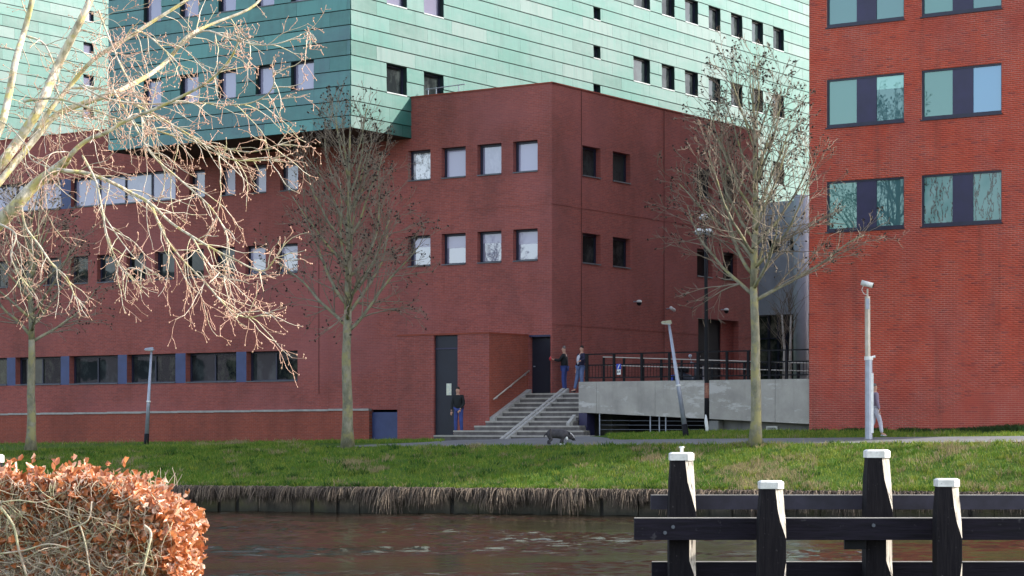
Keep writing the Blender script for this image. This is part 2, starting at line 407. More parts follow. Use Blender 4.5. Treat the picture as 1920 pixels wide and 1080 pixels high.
# ------------------------------------------------------------------ walls with openings
class Plane:
    """vertical wall plane: origin o (x,y), direction d, inward normal n"""
    def __init__(s, o, d, n): s.o = Vector(o); s.d = d; s.n = n
    def p(s, u, dep, z): q_ = s.o + s.d * u + s.n * dep; return (q_.x, q_.y, z)
    def u(s, px, dep=0.):
        r = ray(px); o = s.o + s.n * dep
        return (r * o.y - o.x) / (s.d.x - r * s.d.y)
    def Y(s, u): return s.o.y + s.d.y * u
    def z(s, px, py): return (HOR - py) / F * s.Y(s.u(px))
    def hexa(s, b, u0, u1, d0, d1, z0, z1, mi=0):
        b.hexa([s.p(u0, d0, z0), s.p(u1, d0, z0), s.p(u1, d1, z0), s.p(u0, d1, z0), s.p(u0, d0, z1), s.p(u1, d0, z1), s.p(u1, d1, z1), s.p(u0, d1, z1)], mi)
def wall_sheet(pl, u0, u1, z0, z1, ops, rec=.3, mi=0, b=None):
    b = b or MB()
    us = sorted({u0, u1, *[x for o in ops for x in o[:2] if u0 < x < u1]}); zs = sorted({z0, z1, *[x for o in ops for x in o[2:4] if z0 < x < z1]})
    for i in range(len(us) - 1):
        for j in range(len(zs) - 1):
            cu, cz = (us[i] + us[i + 1]) / 2, (zs[j] + zs[j + 1]) / 2
            if any(o[0] < cu < o[1] and o[2] < cz < o[3] for o in ops): continue
            b.add([pl.p(us[i], 0, zs[j]), pl.p(us[i + 1], 0, zs[j]), pl.p(us[i + 1], 0, zs[j + 1]), pl.p(us[i], 0, zs[j + 1])], [(0, 1, 2, 3)], mi)
    for o in ops:
        a, c, e, f = o[:4]; r = o[4] if len(o) > 4 else rec
        b.add([pl.p(a, 0, e), pl.p(c, 0, e), pl.p(c, 0, f), pl.p(a, 0, f), pl.p(a, r, e), pl.p(c, r, e), pl.p(c, r, f), pl.p(a, r, f)],
              [(0, 1, 5, 4), (1, 2, 6, 5), (2, 3, 7, 6), (3, 0, 4, 7)], mi)
    return b
def window(pl, o, parent, glass, rec=.3, frame=m_frame, fw=.09, mull=0, sill=m_reveal, blue=None, half=None):
    a, c, e, f = o[:4]; r = rec
    b = MB(); g = .004
    pl.hexa(b, a + g, c - g, r - .10, r - .02, e + g, e + fw); pl.hexa(b, a + g, c - g, r - .10, r - .02, f - fw, f - g)
    pl.hexa(b, a + g, a + fw, r - .10, r - .02, e + fw, f - fw); pl.hexa(b, c - fw, c - g, r - .10, r - .02, e + fw, f - fw)
    xs_ = [a + fw]
    for k in range(mull):
        m = a + (c - a) * (k + 1) / (mull + 1); pl.hexa(b, m - .035, m + .035, r - .10, r - .02, e + fw, f - fw); xs_ += [m - .035, m + .035]
    xs_.append(c - fw)
    wdw = part('window', b, frame, parent)
    gl = glass if isinstance(glass, list) else [glass] * (mull + 1)
    for k in range(mull + 1):
        p = MB(); q0, q1 = xs_[2 * k], xs_[2 * k + 1]
        top = f - fw
        if half and k in half:
            zc = e + (f - e) * half[k][0]; pl.hexa(p, q0, q1, r - .05, r - .04, e + fw, zc); part('pane', p, gl[k], wdw)
            p = MB(); pl.hexa(p, q0, q1, r - .055, r - .04, zc + .002, top); part('blind', p, half[k][1], wdw)
        else:
            pl.hexa(p, q0, q1, r - .05, r - .04, e + fw, top); part('pane', p, gl[k], wdw)
    if sill:
        p = MB(); pl.hexa(p, a + g, c - g, -.04, r - .105, e + .003, e + .045); part('sill', p, sill, wdw)
    # dark room behind
    return wdw

# ================================================================== brick building (left)
C0 = Vector((1.46, 80.0)); PL = Plane(C0, dL, dR); PR = Plane(C0, dR, dL)
TOP = 12.57; GZ = -.9; GB0 = 10.9
bld = thing('brick_building', 'long dark red brick building with small square windows behind the lawn', 'building', (C0.x, C0.y, -.5))
opsL = []; winL = []
def addL(px0, px1, zlo, zhi, glass, mull=0, rec=.3):
    a, c = PL.u(px1), PL.u(px0); opsL.append((a, c, zlo, zhi, rec)); winL.append(((a, c, zlo, zhi), glass, mull, rec))
zU = (PL.z(1005, 322), PL.z(1005, 262)); zM = (PL.z(1005, 489), PL.z(1005, 428))
for i, (p0, p1) in enumerate([(962, 1008), (895, 940), (828, 873), (765, 807)]):
    addL(p0, p1, *zU, g_blind if i < 3 else g_white); addL(p0, p1, *zM, g_sky)
for i, (p0, p1) in enumerate([(525, 559), (470, 499), (412, 441), (355, 384)]): addL(p0, p1, *zU, g_blind)
for i, (p0, p1) in enumerate([(518, 558), (460, 498), (402, 440), (345, 382), (290, 327), (237, 273), (182, 217), (132, 165), (82, 115), (33, 64), (-15, 15)]):
    addL(p0, p1, *zM, g_sky if i in (0, 1) else random.choice([g_dark, g_dark2]))
addL(133, 329, zU[0] - .0, zU[1] + .1, [g_blind] * 4, 3); addL(-60, 114, zU[0], zU[1] + .1, [g_blind] * 4, 3)
zB = (1.80, 3.03)
ribbon = [(462, 558), (348, 443), (238, 329), (130, 221), (29, 114), (-60, 13)]
for i, (p0, p1) in enumerate(ribbon): addL(p0, p1, *zB, [g_dark, g_dark2] if i != 3 else [g_dark2, g_dark2], 1, .38)
# service panel opening low
sp = (PL.u(745), PL.u(697), -.85, PL.z(720, 768), .10); opsL.append(sp)
opsL.append((0.06, 1.0, 1.22, 3.37, .25))                       # upper door beside the corner
b = wall_sheet(PL, 0, 40, GZ, TOP, opsL)
part('front_wall', b, m_brickL, bld)
for i_, (o, g, mu, rc) in enumerate(winL):
    hf = None
    if g is g_blind: g = (g_blind, g_blind3, g_blind2)[(i_ * 7) % 3]
    elif isinstance(g, list) and g[0] is g_blind: g = [(g_blind, g_blind2, g_blind3, g_blind)[k_] for k_ in range(4)]
    elif g is g_sky: hf = {0: ((.72, .55, .82, .64)[i_ % 4], g_blind3)}
    window(PL, o, bld, g, rc, mull=mu, half=hf)
for i in range(5):      # blue pillars between ribbon windows
    a, c = PL.u(ribbon[i][0]), PL.u(ribbon[i + 1][1]); p = MB(); PL.hexa(p, a + .002, c - .002, -.004, .12, zB[0], zB[1]); part('pillar', p, m_pillar, bld)
p = MB(); PL.hexa(p, PL.u(133) + .005, PL.u(114) - .005, -.004, .15, zU[0], zU[1] + .1); part('pillar', p, m_pillar, bld)
p = MB(); PL.hexa(p, sp[0] + .01, sp[1] - .01, .02, .06, sp[2], sp[3] - .1); part('service_panel', p, m_pillar, bld)
d_ = MB(); PL.hexa(d_, .07, .99, .19, .24, 1.23, 3.36); dd = part('door', d_, m_door, bld)
p = MB(); PL.hexa(p, .85, .9, .13, .19, 2.2, 2.24); part('handle', p, m_steel, dd)
p = MB(); PL.hexa(p, .06, 1.0, -.01, .19, 3.3, 3.37); part('lintel', p, m_panel, bld)
# low plinth with a concrete coping
pu0, pu1 = PL.u(697) + .0, 40
b = MB(); PL.hexa(b, pu0, pu1, -.16, -.003, GZ, .60); part('plinth', b, m_brickO, bld)
for k in range(14):
    a = pu0 + k * 2.0; z_ = .70 - .006 * k * 2
    b = MB(); PL.hexa(b, a + .004, a + 1.996, -.20, -.002, z_ - .08, z_ + random.uniform(-.004, .008)); part('coping', b, m_cheek, bld)
b = MB(); PL.hexa(b, pu0, pu1, -.158, -.004, .602, .62); part('plinth_cap', b, m_brickO, bld)
# right face
opsR = []; winR = []
def addR(px0, px1, zlo, zhi, glass=None):
    a, c = PR.u(px0), PR.u(px1); opsR.append((a, c, zlo, zhi, .3)); winR.append(((a, c, zlo, zhi), glass or g_dark2))
zRU = (PR.z(1092, 330), PR.z(1092, 272)); zRM = (PR.z(1092, 494), PR.z(1092, 436))
for (p0, p1) in [(1092, 1126), (1149, 1182), (1307, 1336), (1356, 1382)]: addR(p0, p1, *zRU, g_grey); addR(p0, p1, *zRM, g_dark2)
du0, du1 = PR.u(1309), PR.u(1385); dz = PR.z(1309, 596); opsR.append((du0, du1, 1.2, dz, .45))
SR = PR.u(1422)
b = wall_sheet(PR, 0, SR, GZ, TOP, opsR)
part('side_wall', b, m_brickR, bld)
for o, g in winR: window(PR, o, bld, g, .3)
p = MB(); PR.hexa(p, du0 + .01, du0 + (du1 - du0) * .70, .32, .42, 1.2, dz - .005); dd = part('door', p, m_doorv, bld)  # door colour blackened to carry the darkness of the recess
p = MB(); PR.hexa(p, du0 + .9, du0 + .95, .25, .32, 1.9, 2.5); part('handle', p, m_steel, dd)
p = MB(); PR.hexa(p, du0 + (du1 - du0) * .70 + .002, du1 - .01, .25, .44, 1.2, dz - .005); part('side_pier', p, m_brickR, bld)
# brick bands and downpipe lines
for zb in (8.15, 3.75):
    for (a_, c_) in (((.002, du0 - .01), (du1 + .01, SR)) if zb < 4 else ((.002, SR),)):
        p = MB(); PR.hexa(p, a_, c_, -.012, -.001, zb, zb + .06); part('string_course', p, m_brickR, bld)
m_joint = simple('dark_expansion_joint', (.13, .045, .04), rough=.9)
for pl_, u_, z1_ in ((PR, PR.u(1090), TOP), (PR, PR.u(1245), TOP), (PL, PL.u(1012), TOP), (PL, PL.u(598), GB0), (PL, PL.u(180), TOP)):
    if any(o[0] < u_ < o[1] for o in (opsR if pl_ is PR else opsL)): continue
    p = MB(); pl_.hexa(p, u_ - .012, u_ + .012, -.0165, -.0005, 1.3, z1_); part('expansion_joint', p, m_joint, bld)
p = MB(); PL.hexa(p, .01, 4.2, -.010, -.001, 8.15, 8.21); part('string_course', p, m_brickL, bld)
# rear walls, roof and coping
def quad_poly(pts, z): return [(x, y, z) for x, y in pts]
pts = [C0, C0 + dR * SR, C0 + dR * SR + dL * 40, C0 + dL * 40]
b = MB(); b.add([(p_.x, p_.y, TOP - .35) for p_ in pts], [(0, 1, 2, 3)])
b.add([(p_.x, p_.y, GZ) for p_ in pts[1:]] + [(p_.x, p_.y, TOP) for p_ in pts[1:]], [(0, 1, 4, 3), (1, 2, 5, 4)]); part('roof', b, m_backing, bld)
gt = 6.45
b = MB(); PL.hexa(b, -.03, gt, -.03, .3, TOP, TOP + .05); part('coping', b, m_redcoping, bld)
b = MB(); PL.hexa(b, 22.3, 40, -.03, .3, TOP, TOP + .05); part('coping', b, m_redcoping, bld)
b = MB(); PR.hexa(b, .0, SR + .02, -.03, .3, TOP + .001, TOP + .052)
part('coping', b, m_redcoping, bld)
# projecting lower block with the tall door
B0 = Vector((-.82, 78.5)); BL = Plane(B0, dL, dR); BR = Plane(B0, dR, dL); BT = 3.37; blen = BL.u(745); bdep = 2.50
dl0, dl1 = BL.u(858), BL.u(813)
b = wall_sheet(BL, 0, blen, GZ, BT, [(dl0, dl1, -.5, BT - .04, .18)]); part('annex_front', b, m_brickL, bld)
p = MB(); BL.hexa(p, dl0 + .01, dl1 - .01, .10, .16, -.48, BT - .05); dd = part('tall_door', p, m_door, bld)
p = MB(); BL.hexa(p, dl0 + .01, dl1 - .01, .07, .10, BT - .55, BT - .50); BL.hexa(p, dl0 + .02, dl0 + .06, .07, .1, -.48, BT - .06); part('door_trim', p, m_panel, dd)
b = wall_sheet(BR, 0, bdep, GZ, BT, [])
b.add([BR.p(0, 0, BT), BR.p(bdep, 0, BT), BR.p(bdep, blen, BT), BR.p(0, blen, BT)], [(0, 1, 2, 3)])
b.add([BL.p(blen, 0, GZ), BL.p(blen, bdep, GZ), BL.p(blen, bdep, BT), BL.p(blen, 0, BT)], [(0, 1, 2, 3)]); part('annex_side', b, m_brickO2, bld)
p = MB(); BL.hexa(p, -.02, blen, -.02, .12, BT - .03, BT + .03); BR.hexa(p, .125, bdep, -.02, .12, BT - .03, BT + .03); part('annex_coping', p, m_redcoping, bld)
# ================================================================== green copper building
G = Vector((-5.95, 80.57)); GR = Plane(G, dR, dL); GL = Plane(G, dL, dR); GB = 11.0; RH = 3.34 / 6; GZ0 = 10.903; PLN = 2.4
grn = thing('copper_building', 'tall building clad in green copper panels rising behind the brick one', 'building', (G.x, G.y + 6, -.5))
GTOP = 26.0
gR_ops = []; gR_w = []
zt = (GR.z(724, 172), GR.z(724, 119)); 
def rowsnap(z): return GB + round((z - GB) / (RH / 2)) * (RH / 2)
def snapr(zlo, zhi):
    a = GZ0 + round((zlo - GZ0) / RH) * RH; return a, a + max(1, round((zhi - zlo) / RH)) * RH
def addG(px0, px1, zlo, zhi, g):
    zlo, zhi = snapr(zlo, zhi)
    a, c = GR.u(px0), GR.u(px1); gR_ops.append((a, c, zlo, zhi)); gR_w.append(((a, c, zlo, zhi), g))
G1 = (zt[0], zt[1]); ST = 3.34
for k in range(4):
    for (p0, p1) in [(724, 762), (794, 831)]:
        addG(p0, p1, G1[0] + ST * k, G1[1] + ST * k, g_dark2 if k == 0 else g_sky)
zr = (GR.z(1240, 155), GR.z(1240, 110))
pxw = [(1187, 1218), (1240, 1264), (1284, 1308), (1328, 1350), (1370, 1391), (1409, 1430), (1449, 1469)]
for k in range(-1, 4):
    for i, (p0, p1) in enumerate(pxw):
        if k == -1 and i < 5: continue
        addG(p0, p1, zr[0] + ST * k - (1.0 if k == -1 else 0) * .0, zr[1] + ST * k, g_dark2 if (i + k) % 3 else g_grey)
zc0 = (GR.z(1118, 117), GR.z(1118, 93)); dzc = GR.z(1118, 22) - GR.z(1118, 93)
for k in range(-1, 6): addG(1112, 1125, zc0[0] + dzc * k, zc0[1] + dzc * k, g_grey)
gL_ops = []; gL_w = []
zl = (GL.z(568, 163), GL.z(568, 112))
for k in range(4):
    for (p0, p1) in [(546, 589), (480, 515), (410, 443), (338, 373), (270, 303)]:
        a, c = GL.u(p1), GL.u(p0); o = (a, c, *snapr(zl[0] + ST * k, zl[1] + ST * k)); gL_ops.append(o); gL_w.append(o)
ULEN = 39.0; LLEN = GL.u(204)
# wing set back at the far left
W0 = Vector((-25.3 - dR.x * 12, 108 - dR.y * 12)); GW = Plane(W0, dR, dL); wing_ops = []
zw = (GW.z(166, 101), GW.z(166, 80))
dzw = (GW.z(166, 20) - GW.z(166, 80))
for k in range(-4, 6): wing_ops.append((GW.u(156), GW.u(175), *snapr(zw[0] + dzw * k, zw[1] + dzw * k)))
def clad(pl, u0, u1, z0, z1, ops, rowz, key):
    """list of (a, c, zlo, zhi) panel rectangles on plane"""
    out = []; g0 = GZ0
    while g0 < z1:
        zt_ = g0 + RH; z = max(g0, z0); ridx = int(round((g0 - GZ0) / RH))
        # horizontal cuts by window tops / bottoms inside the row
        cuts = sorted({z, zt_, *[x for o in ops for x in o[2:4] if z + .02 < x < zt_ - .02]})
        # world dot coordinate so joints agree with the material's grid
        d0 = pl.o.dot(pl.d); off = ((ridx + 99) % 3) * .8 if False else ((ridx + 100) % 3) * .8
        edges = [u0]; k = math.floor((d0 + u0 + off) / PLN) + 1
        while True:
            e = k * PLN - off - d0
            if e >= u1 - .05: break
            if e > u0 + .1: edges.append(e)
            k += 1
        edges.append(u1)
        for i in range(len(edges) - 1):
            hit = [o for o in ops if o[0] < edges[i + 1] - .02 and o[1] > edges[i] + .02 and o[2] < zt_ - .02 and o[3] > z + .02]
            if not hit: out.append((edges[i], edges[i + 1], z, zt_, True)); continue
            for j in range(len(cuts) - 1):
                segs = [(edges[i], edges[i + 1])]; zc = (cuts[j] + cuts[j + 1]) / 2
                for o in ops:
                    if o[2] < zc < o[3]:
                        ns = []
                        for s_ in segs:
                            if o[0] > s_[0] + .02: ns.append((s_[0], min(s_[1], o[0])))
                            if o[1] < s_[1] - .02: ns.append((max(s_[0], o[1]), s_[1]))
                            if o[0] <= s_[0] + .02 and o[1] >= s_[1] - .02: pass
                        segs = [t_ for t_ in ns if t_[1] - t_[0] > .03]
                for s_ in segs: out.append((s_[0], s_[1], cuts[j], cuts[j + 1], j == 0))
        g0 = zt_
    return out
def visible(pl, r):
    Y = pl.Y(r[0]); return HOR - r[2] / max(Y, 1) * F > -40
def panel_mb(b, pl, r):
    a, c, e, f, low = r; g = .004; gz = .032 if low else .002
    lo = -.036; hi = -.016
    b.hexa([pl.p(a + g, lo, e + gz), pl.p(c - g, lo, e + gz), pl.p(c - g, .0, e + gz), pl.p(a + g, .0, e + gz),
            pl.p(a + g, hi, f), pl.p(c - g, hi, f), pl.p(c - g, .0, f), pl.p(a + g, .0, f)])
allp = []
for pl, u0, u1, ops, key, mt in ((GR, 0, ULEN, gR_ops, 'r', m_copper_lit), (GL, 0, LLEN, gL_ops, 'l', m_copper_shade), (GW, 0, 25, wing_ops, 'w', m_copper_lit)):
    for r in clad(pl, u0, u1, GB, GTOP, ops, 0, key):
        Y = pl.Y(r[0]); py = HOR - r[2] / Y * F; p0 = 960 + F * Vector(pl.p(r[0], 0, 0)).x / Y; Y1 = pl.Y(r[1]); p1 = 960 + F * Vector(pl.p(r[1], 0, 0)).x / Y1
        vis = py > 3 and max(p0, p1) > 2 and min(p0, p1) < 1514
        if pl is GW and (py > 262 or max(p0, p1) < 4 or min(p0, p1) > 203): vis = False
        if pl is GR:
            # hidden behind the brick block
            top_y = 182 if max(p0, p1) < 1035 else 156 + (p0 - 1035) * .244
            if 775 < min(p0, p1) and (HOR - r[3] / Y * F) > 200 + max(0, (p0 - 1035) * .25) and max(p0, p1) < 1420: vis = False
        area = abs(p1 - p0) * (r[3] - r[2]) / Y * F
        allp.append((vis, area, pl, r, mt))
allp.sort(key=lambda t: (-t[0], -t[1]))
rest = {}
for i, (vis, area, pl, r, mt) in enumerate(allp):
    if i < 300 and vis:
        b = MB(); panel_mb(b, pl, r); part('copper_panel', b, mt, grn)
    else: panel_mb(rest.setdefault(mt.name, (MB(), mt))[0], pl, r)
bb = MB()
for k, (b_, mt) in enumerate(rest.values()):
    off = len(bb.v); bb.v += b_.v; bb.f += [tuple(i + off for i in f) for f in b_.f]; bb.m += [k] * len(b_.f)
part('cladding', bb, [mt for _, mt in rest.values()], grn, kind='stuff')
b = wall_sheet(GR, 0, ULEN, GB + .02, GTOP, [o + (.25,) for o in gR_ops]); part('side_wall', b, m_backing, grn)
b = wall_sheet(GL, 0, LLEN, GB + .02, GTOP, [o + (.25,) for o in gL_ops]); part('front_wall', b, m_backing, grn)
b = wall_sheet(GW, 0, 25, GB - 4, GTOP, [o + (.2,) for o in wing_ops]); part('wing_wall', b, m_backing, grn)
m_soffit = simple('brown_soffit', (.05, .03, .025), rough=.9)
b = MB(); b.add([GR.p(0, 0, GB + .01), GR.p(ULEN, 0, GB + .01), GR.p(ULEN, LLEN, GB + .01), GR.p(0, LLEN, GB + .01)], [(0, 1, 2, 3)]); part('soffit', b, m_soffit, grn)
b = MB(); b.add([GR.p(0, 0, GTOP), GR.p(ULEN, 0, GTOP), GR.p(ULEN, LLEN, GTOP), GR.p(0, LLEN, GTOP), GR.p(ULEN, 0, GB), GR.p(ULEN, LLEN, GB), GR.p(0, LLEN, GB)], [(0, 1, 2, 3), (1, 4, 5, 2), (2, 5, 6, 3)]); part('roof', b, m_backing, grn)
b = MB(); b.add([GW.p(25, 0, GB - 4), GW.p(25, 0, GTOP), GW.p(25, 20, GTOP), GW.p(25, 20, GB - 4), GW.p(0, 0, GTOP), GW.p(0, 20, GTOP), GW.p(0, 20, GB - 4), GW.p(0, 0, GB - 4)], [(0, 1, 2, 3), (1, 4, 5, 2), (4, 7, 6, 5)]); part('wing_roof', b, m_backing, grn)
for o, g in gR_w:
    if HOR - o[2] / GR.Y(o[0]) * F > -30: window(GR, o, grn, g, .25, fw=.07, sill=m_white_sill)
for o in gL_w:
    if HOR - o[2] / GL.Y(o[0]) * F > -30: window(GL, o, grn, g_blind, .25, fw=.07)
for o in wing_ops:
    if 0 < HOR - o[2] / GW.Y(o[0]) * F < 265: window(GW, o, grn, g_sky, .2, fw=.05, sill=m_white_sill)

m_soffit0 = simple('dark_soffit', (.05, .04, .035), rough=.9)
# passage: concrete panel wall, column, glazed ground floor (parts of the copper building)
def px_u(P0, px): return P0
cw = Plane(Vector((ray(1512) * 106, 106.)), dL, dR)
cu1 = cw.u(1415)
o1 = (cw.u(1462), cw.u(1437), cw.z(1450, 473), cw.z(1450, 448)); o2 = (cw.u(1500), cw.u(1477), o1[2], o1[3])
zb_ = cw.z(1450, 590)
b = wall_sheet(cw, -2, cu1 + 6, zb_, GB, [o1 + (.2,), o2 + (.2,)]); part('concrete_wall', b, m_conc_blue, grn)
for o in (o1, o2): window(cw, o, grn, g_dark2, .2, frame=m_white, fw=.06, sill=m_white_sill)
p = MB(); cw.hexa(p, -2, cu1 + 6, .6, .7, 1.2, zb_ - .002); part('ground_floor_glazing', p, glass_mat('pane_cluttered', (.03, .035, .03), .05, clutter=(.16, .15, .12), cscale=1.1), grn)
p = MB(); cw.hexa(p, -2, cu1 + 6, .21, .75, zb_ + .002, zb_ + .15); part('lower_soffit', p, m_soffit0, grn)
for pxm in (1432, 1450, 1466, 1484):
    p = MB(); u_ = cw.u(pxm); cw.hexa(p, u_ - .06, u_ + .06, .5, .595, 1.2, zb_ - .003); part('mullion', p, m_frame, grn)
for zz in (2.9, 4.3):
    p = MB(); cw.hexa(p, -2, cu1 + 6, .48, .59, zz, zz + .08); part('transom', p, m_frame, grn)
b = MB(); cxy = at(1502, 0, 104.); b.tube([(cxy.x, 104, -.5), (cxy.x, 104, GB)], .36, 20); part('column', b, m_conc_blue, grn, smooth=True)

# ================================================================== red brick tower (right)
R0 = Vector((9.69, 71.3)); RP = Plane(R0, -dL, dR); RS = Plane(R0, dR, -dL)
RLEN = 7.7; RT = 24.9; RG = -.75
rb = thing('red_brick_tower', 'tall bright red brick building with teal-reflecting paired windows at the right', 'building', (R0.x, R0.y, -.3))
def ceil_course(z): return -.5 + round((z + .5) / .0625) * .0625
rows = []
for (yt, yb) in [(340, 434), (148, 240), (-44, 52)]:
    rows.append((ceil_course(RP.z(1551, yb)), ceil_course(RP.z(1551, yt))))
h3 = rows[1][0] - rows[0][0]
rops = []
for i in range(6):
    r_ = rows[i] if i < 3 else (rows[2][0] + h3 * (i - 2), rows[2][1] + h3 * (i - 2))
    for j, (p0, p1) in enumerate([(1550, 1695), (1728, 1878)]): rops.append((RP.u(p0), RP.u(p1), *r_, .14, i, j))
b = wall_sheet(RP, 0, RLEN, RG, RT, rops); part('mortar_wall', b, m_mortar, rb)
# other sides and roof
b = MB(); D_ = 45
b.add([RP.p(0, 0, RG), RP.p(0, D_, RG), RP.p(RLEN, D_, RG), RP.p(RLEN, 0, RG), RP.p(0, 0, RT), RP.p(0, D_, RT), RP.p(RLEN, D_, RT), RP.p(RLEN, 0, RT)],
      [(0, 1, 5, 4), (1, 2, 6, 5), (2, 3, 7, 6), (4, 5, 6, 7)]); part('side_wall', b, m_tower_brick_side, rb)
def brick_list():
    out = []; row = 0; z = -.5; d0 = R0.dot(-dL)
    zmax = 14.6
    z = -.5 - 4 * .0625; 
    while z < zmax:
        ridx = int(round((z + .5) / .0625)); off = ((ridx + 400) % 2) * .11
        zc = z + .03
        # joint positions in u: world dL coordinate = dot(p,dL) = R0.dL - u ; align to material grid (w - off)/.22 integer
        wbase = R0.dot(dL)
        u0s = []; k = math.floor((wbase - off) / .22)
        us = [0.0]; u_ = wbase - off - k * .22
        while u_ < RLEN: 
            if u_ > .01: us.append(u_)
            u_ += .22
        us.append(RLEN)
        for i in range(len(us) - 1):
            segs = [(us[i], us[i + 1])]; full = us[i + 1] - us[i] > .2
            for o in rops:
                if o[2] - .005 < zc < o[3] + .005:
                    ns = []
                    for s_ in segs:
                        if s_[1] <= o[0] or s_[0] >= o[1]: ns.append(s_); continue
                        if s_[0] < o[0] - .02: ns.append((s_[0], o[0]))
                        if s_[1] > o[1] + .02: ns.append((o[1], s_[1]))
                    segs = ns
            for s_ in segs:
                if s_[1] - s_[0] > .025: out.append((s_[0], s_[1], z, full and len(segs) == 1 and s_ == (us[i], us[i + 1])))
        z += .0625
    return out
bl = brick_list()
MO = .007
def brick_v(u0, u1, z, pr):
    a, c, e, f = u0 + MO, u1 - MO, z + MO, z + .0625 - MO
    return [RP.p(a, 0.001, e), RP.p(c, 0.001, e), RP.p(c, 0.001, f), RP.p(a, 0.001, f), RP.p(a, -pr, e), RP.p(c, -pr, e), RP.p(c, -pr, f), RP.p(a, -pr, f)]
indiv = [x for x in bl if x[3] and x[2] < 1.2 and x[2] > -.25]
indiv.sort(key=lambda x: -x[0] + x[2] * 2.0)
indiv = indiv[:300]; iset = {(round(x[0], 3), round(x[2], 3)) for x in indiv}
Vb = []; Fb = []
for x in bl:
    if (round(x[0], 3), round(x[2], 3)) in iset: continue
    base = len(Vb); Vb += brick_v(x[0], x[1], x[2], random.uniform(.005, .011))
    Fb += [[base + i for i in f] for f in ((4, 5, 6, 7), (0, 1, 5, 4), (1, 2, 6, 5), (2, 3, 7, 6), (3, 0, 4, 7))]
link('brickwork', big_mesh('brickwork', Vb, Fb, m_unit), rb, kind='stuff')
# shared single-brick mesh, placed one by one
variants = []
for pr in (.006, .008, .010, .012):
    b = MB(); ux = -dL; n_ = dR; L_ = .22
    def lp(u_, d_, z_): q_ = ux * u_ + n_ * d_; return (q_.x, q_.y, z_)
    a, c, e, f = MO, L_ - MO, MO, .0625 - MO
    b.hexa([lp(a, .001, e), lp(a, -pr, e), lp(c, -pr, e), lp(c, .001, e), lp(a, .001, f), lp(a, -pr, f), lp(c, -pr, f), lp(c, .001, f)])
    variants.append(b.mesh('brick', m_unit))
inv_rb = wm(rb).inverted()
for x in indiv:
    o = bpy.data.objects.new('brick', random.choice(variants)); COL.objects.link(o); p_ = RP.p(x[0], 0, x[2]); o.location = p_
    o.parent = rb; o.matrix_parent_inverse = inv_rb
for o in rops:
    a, c, e, f, rec, i, j = o
    if i > 2: continue
    b = MB(); g = .004; fw = .08; w_ = c - a
    m0, m1 = a + w_ * .385, a + w_ * .64
    RP.hexa(b, a + g, c - g, .03, .12, e + g, e + .10); RP.hexa(b, a + g, c - g, .03, .12, f - .06, f - g)
    RP.hexa(b, a + g, a + fw * .7, .03, .12, e + .10, f - .06); RP.hexa(b, c - fw * .35, c - g, .03, .12, e + .10, f - .06)
    wd_ = part('window', b, m_frame, rb)
    p = MB(); RP.hexa(p, m0, m1, .05, .12, e + .10, f - .06); part('infill_panel', p, m_panel, wd_)
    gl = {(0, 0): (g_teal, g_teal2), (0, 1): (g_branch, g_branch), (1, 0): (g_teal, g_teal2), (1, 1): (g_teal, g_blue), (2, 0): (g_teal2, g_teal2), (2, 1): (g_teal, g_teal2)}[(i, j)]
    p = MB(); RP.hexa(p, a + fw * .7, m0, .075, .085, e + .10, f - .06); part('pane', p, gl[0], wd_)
    zc = f - .06
    if (i, j) == (1, 0):
        zc = e + (f - e) * .70; p = MB(); RP.hexa(p, m1, c - fw * .35, .072, .085, zc + .002, f - .06); part('blind', p, g_tealL, wd_)
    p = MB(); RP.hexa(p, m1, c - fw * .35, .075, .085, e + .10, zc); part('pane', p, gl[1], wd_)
    p = MB(); RP.hexa(p, a - .03, c + .03, -.05, .03, e - .035, e - .002); part('sill', p, m_frame, wd_)

# ================================================================== stairs, platform, ramp
def spt(s_, w_, z): q_ = B0 + dR * s_ - dL * w_; return (q_.x, q_.y, z)
def sbox(b, s0, s1, w0, w1, z0, z1, mi=0, top=None):
    t0 = z1; t1 = z1 if top is None else top
    b.hexa([spt(s0, w0, z0), spt(s0, w1, z0), spt(s1, w1, z0), spt(s1, w0, z0), spt(s0, w0, t0), spt(s0, w1, t0), spt(s1, w1, t1), spt(s1, w0, t1)], mi)
stairs = thing('staircase', 'grey concrete steps climbing to the landing beside the brick corner', 'stairs', (B0.x, B0.y, -.47))
NS = 10; rz = 1.69 / NS; tr = 3.7 / NS; S0 = -1.3
for k in range(NS):
    z1 = -.47 + rz * (k + 1); s0 = S0 + tr * k
    w0, w1 = (0.03, 3.7)
    if k == 0: w0, w1 = (-1.5, 5.1)
    if k == 1: w0, w1 = (-.9, 4.6)
    if k == 2: w0, w1 = (-.25, 4.2)
    if k == 3: w0, w1 = (-.02, 3.72)
    b = MB(); s1 = s0 + tr + .04 if k < NS - 1 else s0 + tr
    if k <= 2:  # wider slabs stop at the wall line s=0
        sbox(b, s0, min(s1, -.005) if w0 < 0 else s1, w0, w1, z1 - rz - .25, z1 - .012)
        if s1 > -.005 and w0 < 0: pass
    else: sbox(b, s0, s1, w0 if s0 > -.02 else w0, w1, z1 - rz - .3, z1 - .012)
    sbox(b, s0 - .03, s0 + tr - .03, w0, w1, z1 - .06, z1, 1)
    part('step', b, [m_step, m_tread], stairs)
def slopez(s_): return -.47 + (s_ - S0) / tr * rz + rz
b = MB(); sbox(b, .02, 2.42, .004, .22, -.6, slopez(.02) + .03, top=slopez(2.42) - .02); part('cheek_wall', b, m_cheek, stairs)
b = MB(); sbox(b, S0 - .25, 2.45, 1.52, 1.66, -.7, -.47 + .06, top=slopez(2.45) - .01)
sbox(b, S0 - .25, 2.45, 1.72, 1.84, -.7, -.47 + .055, top=slopez(2.45) - .015)
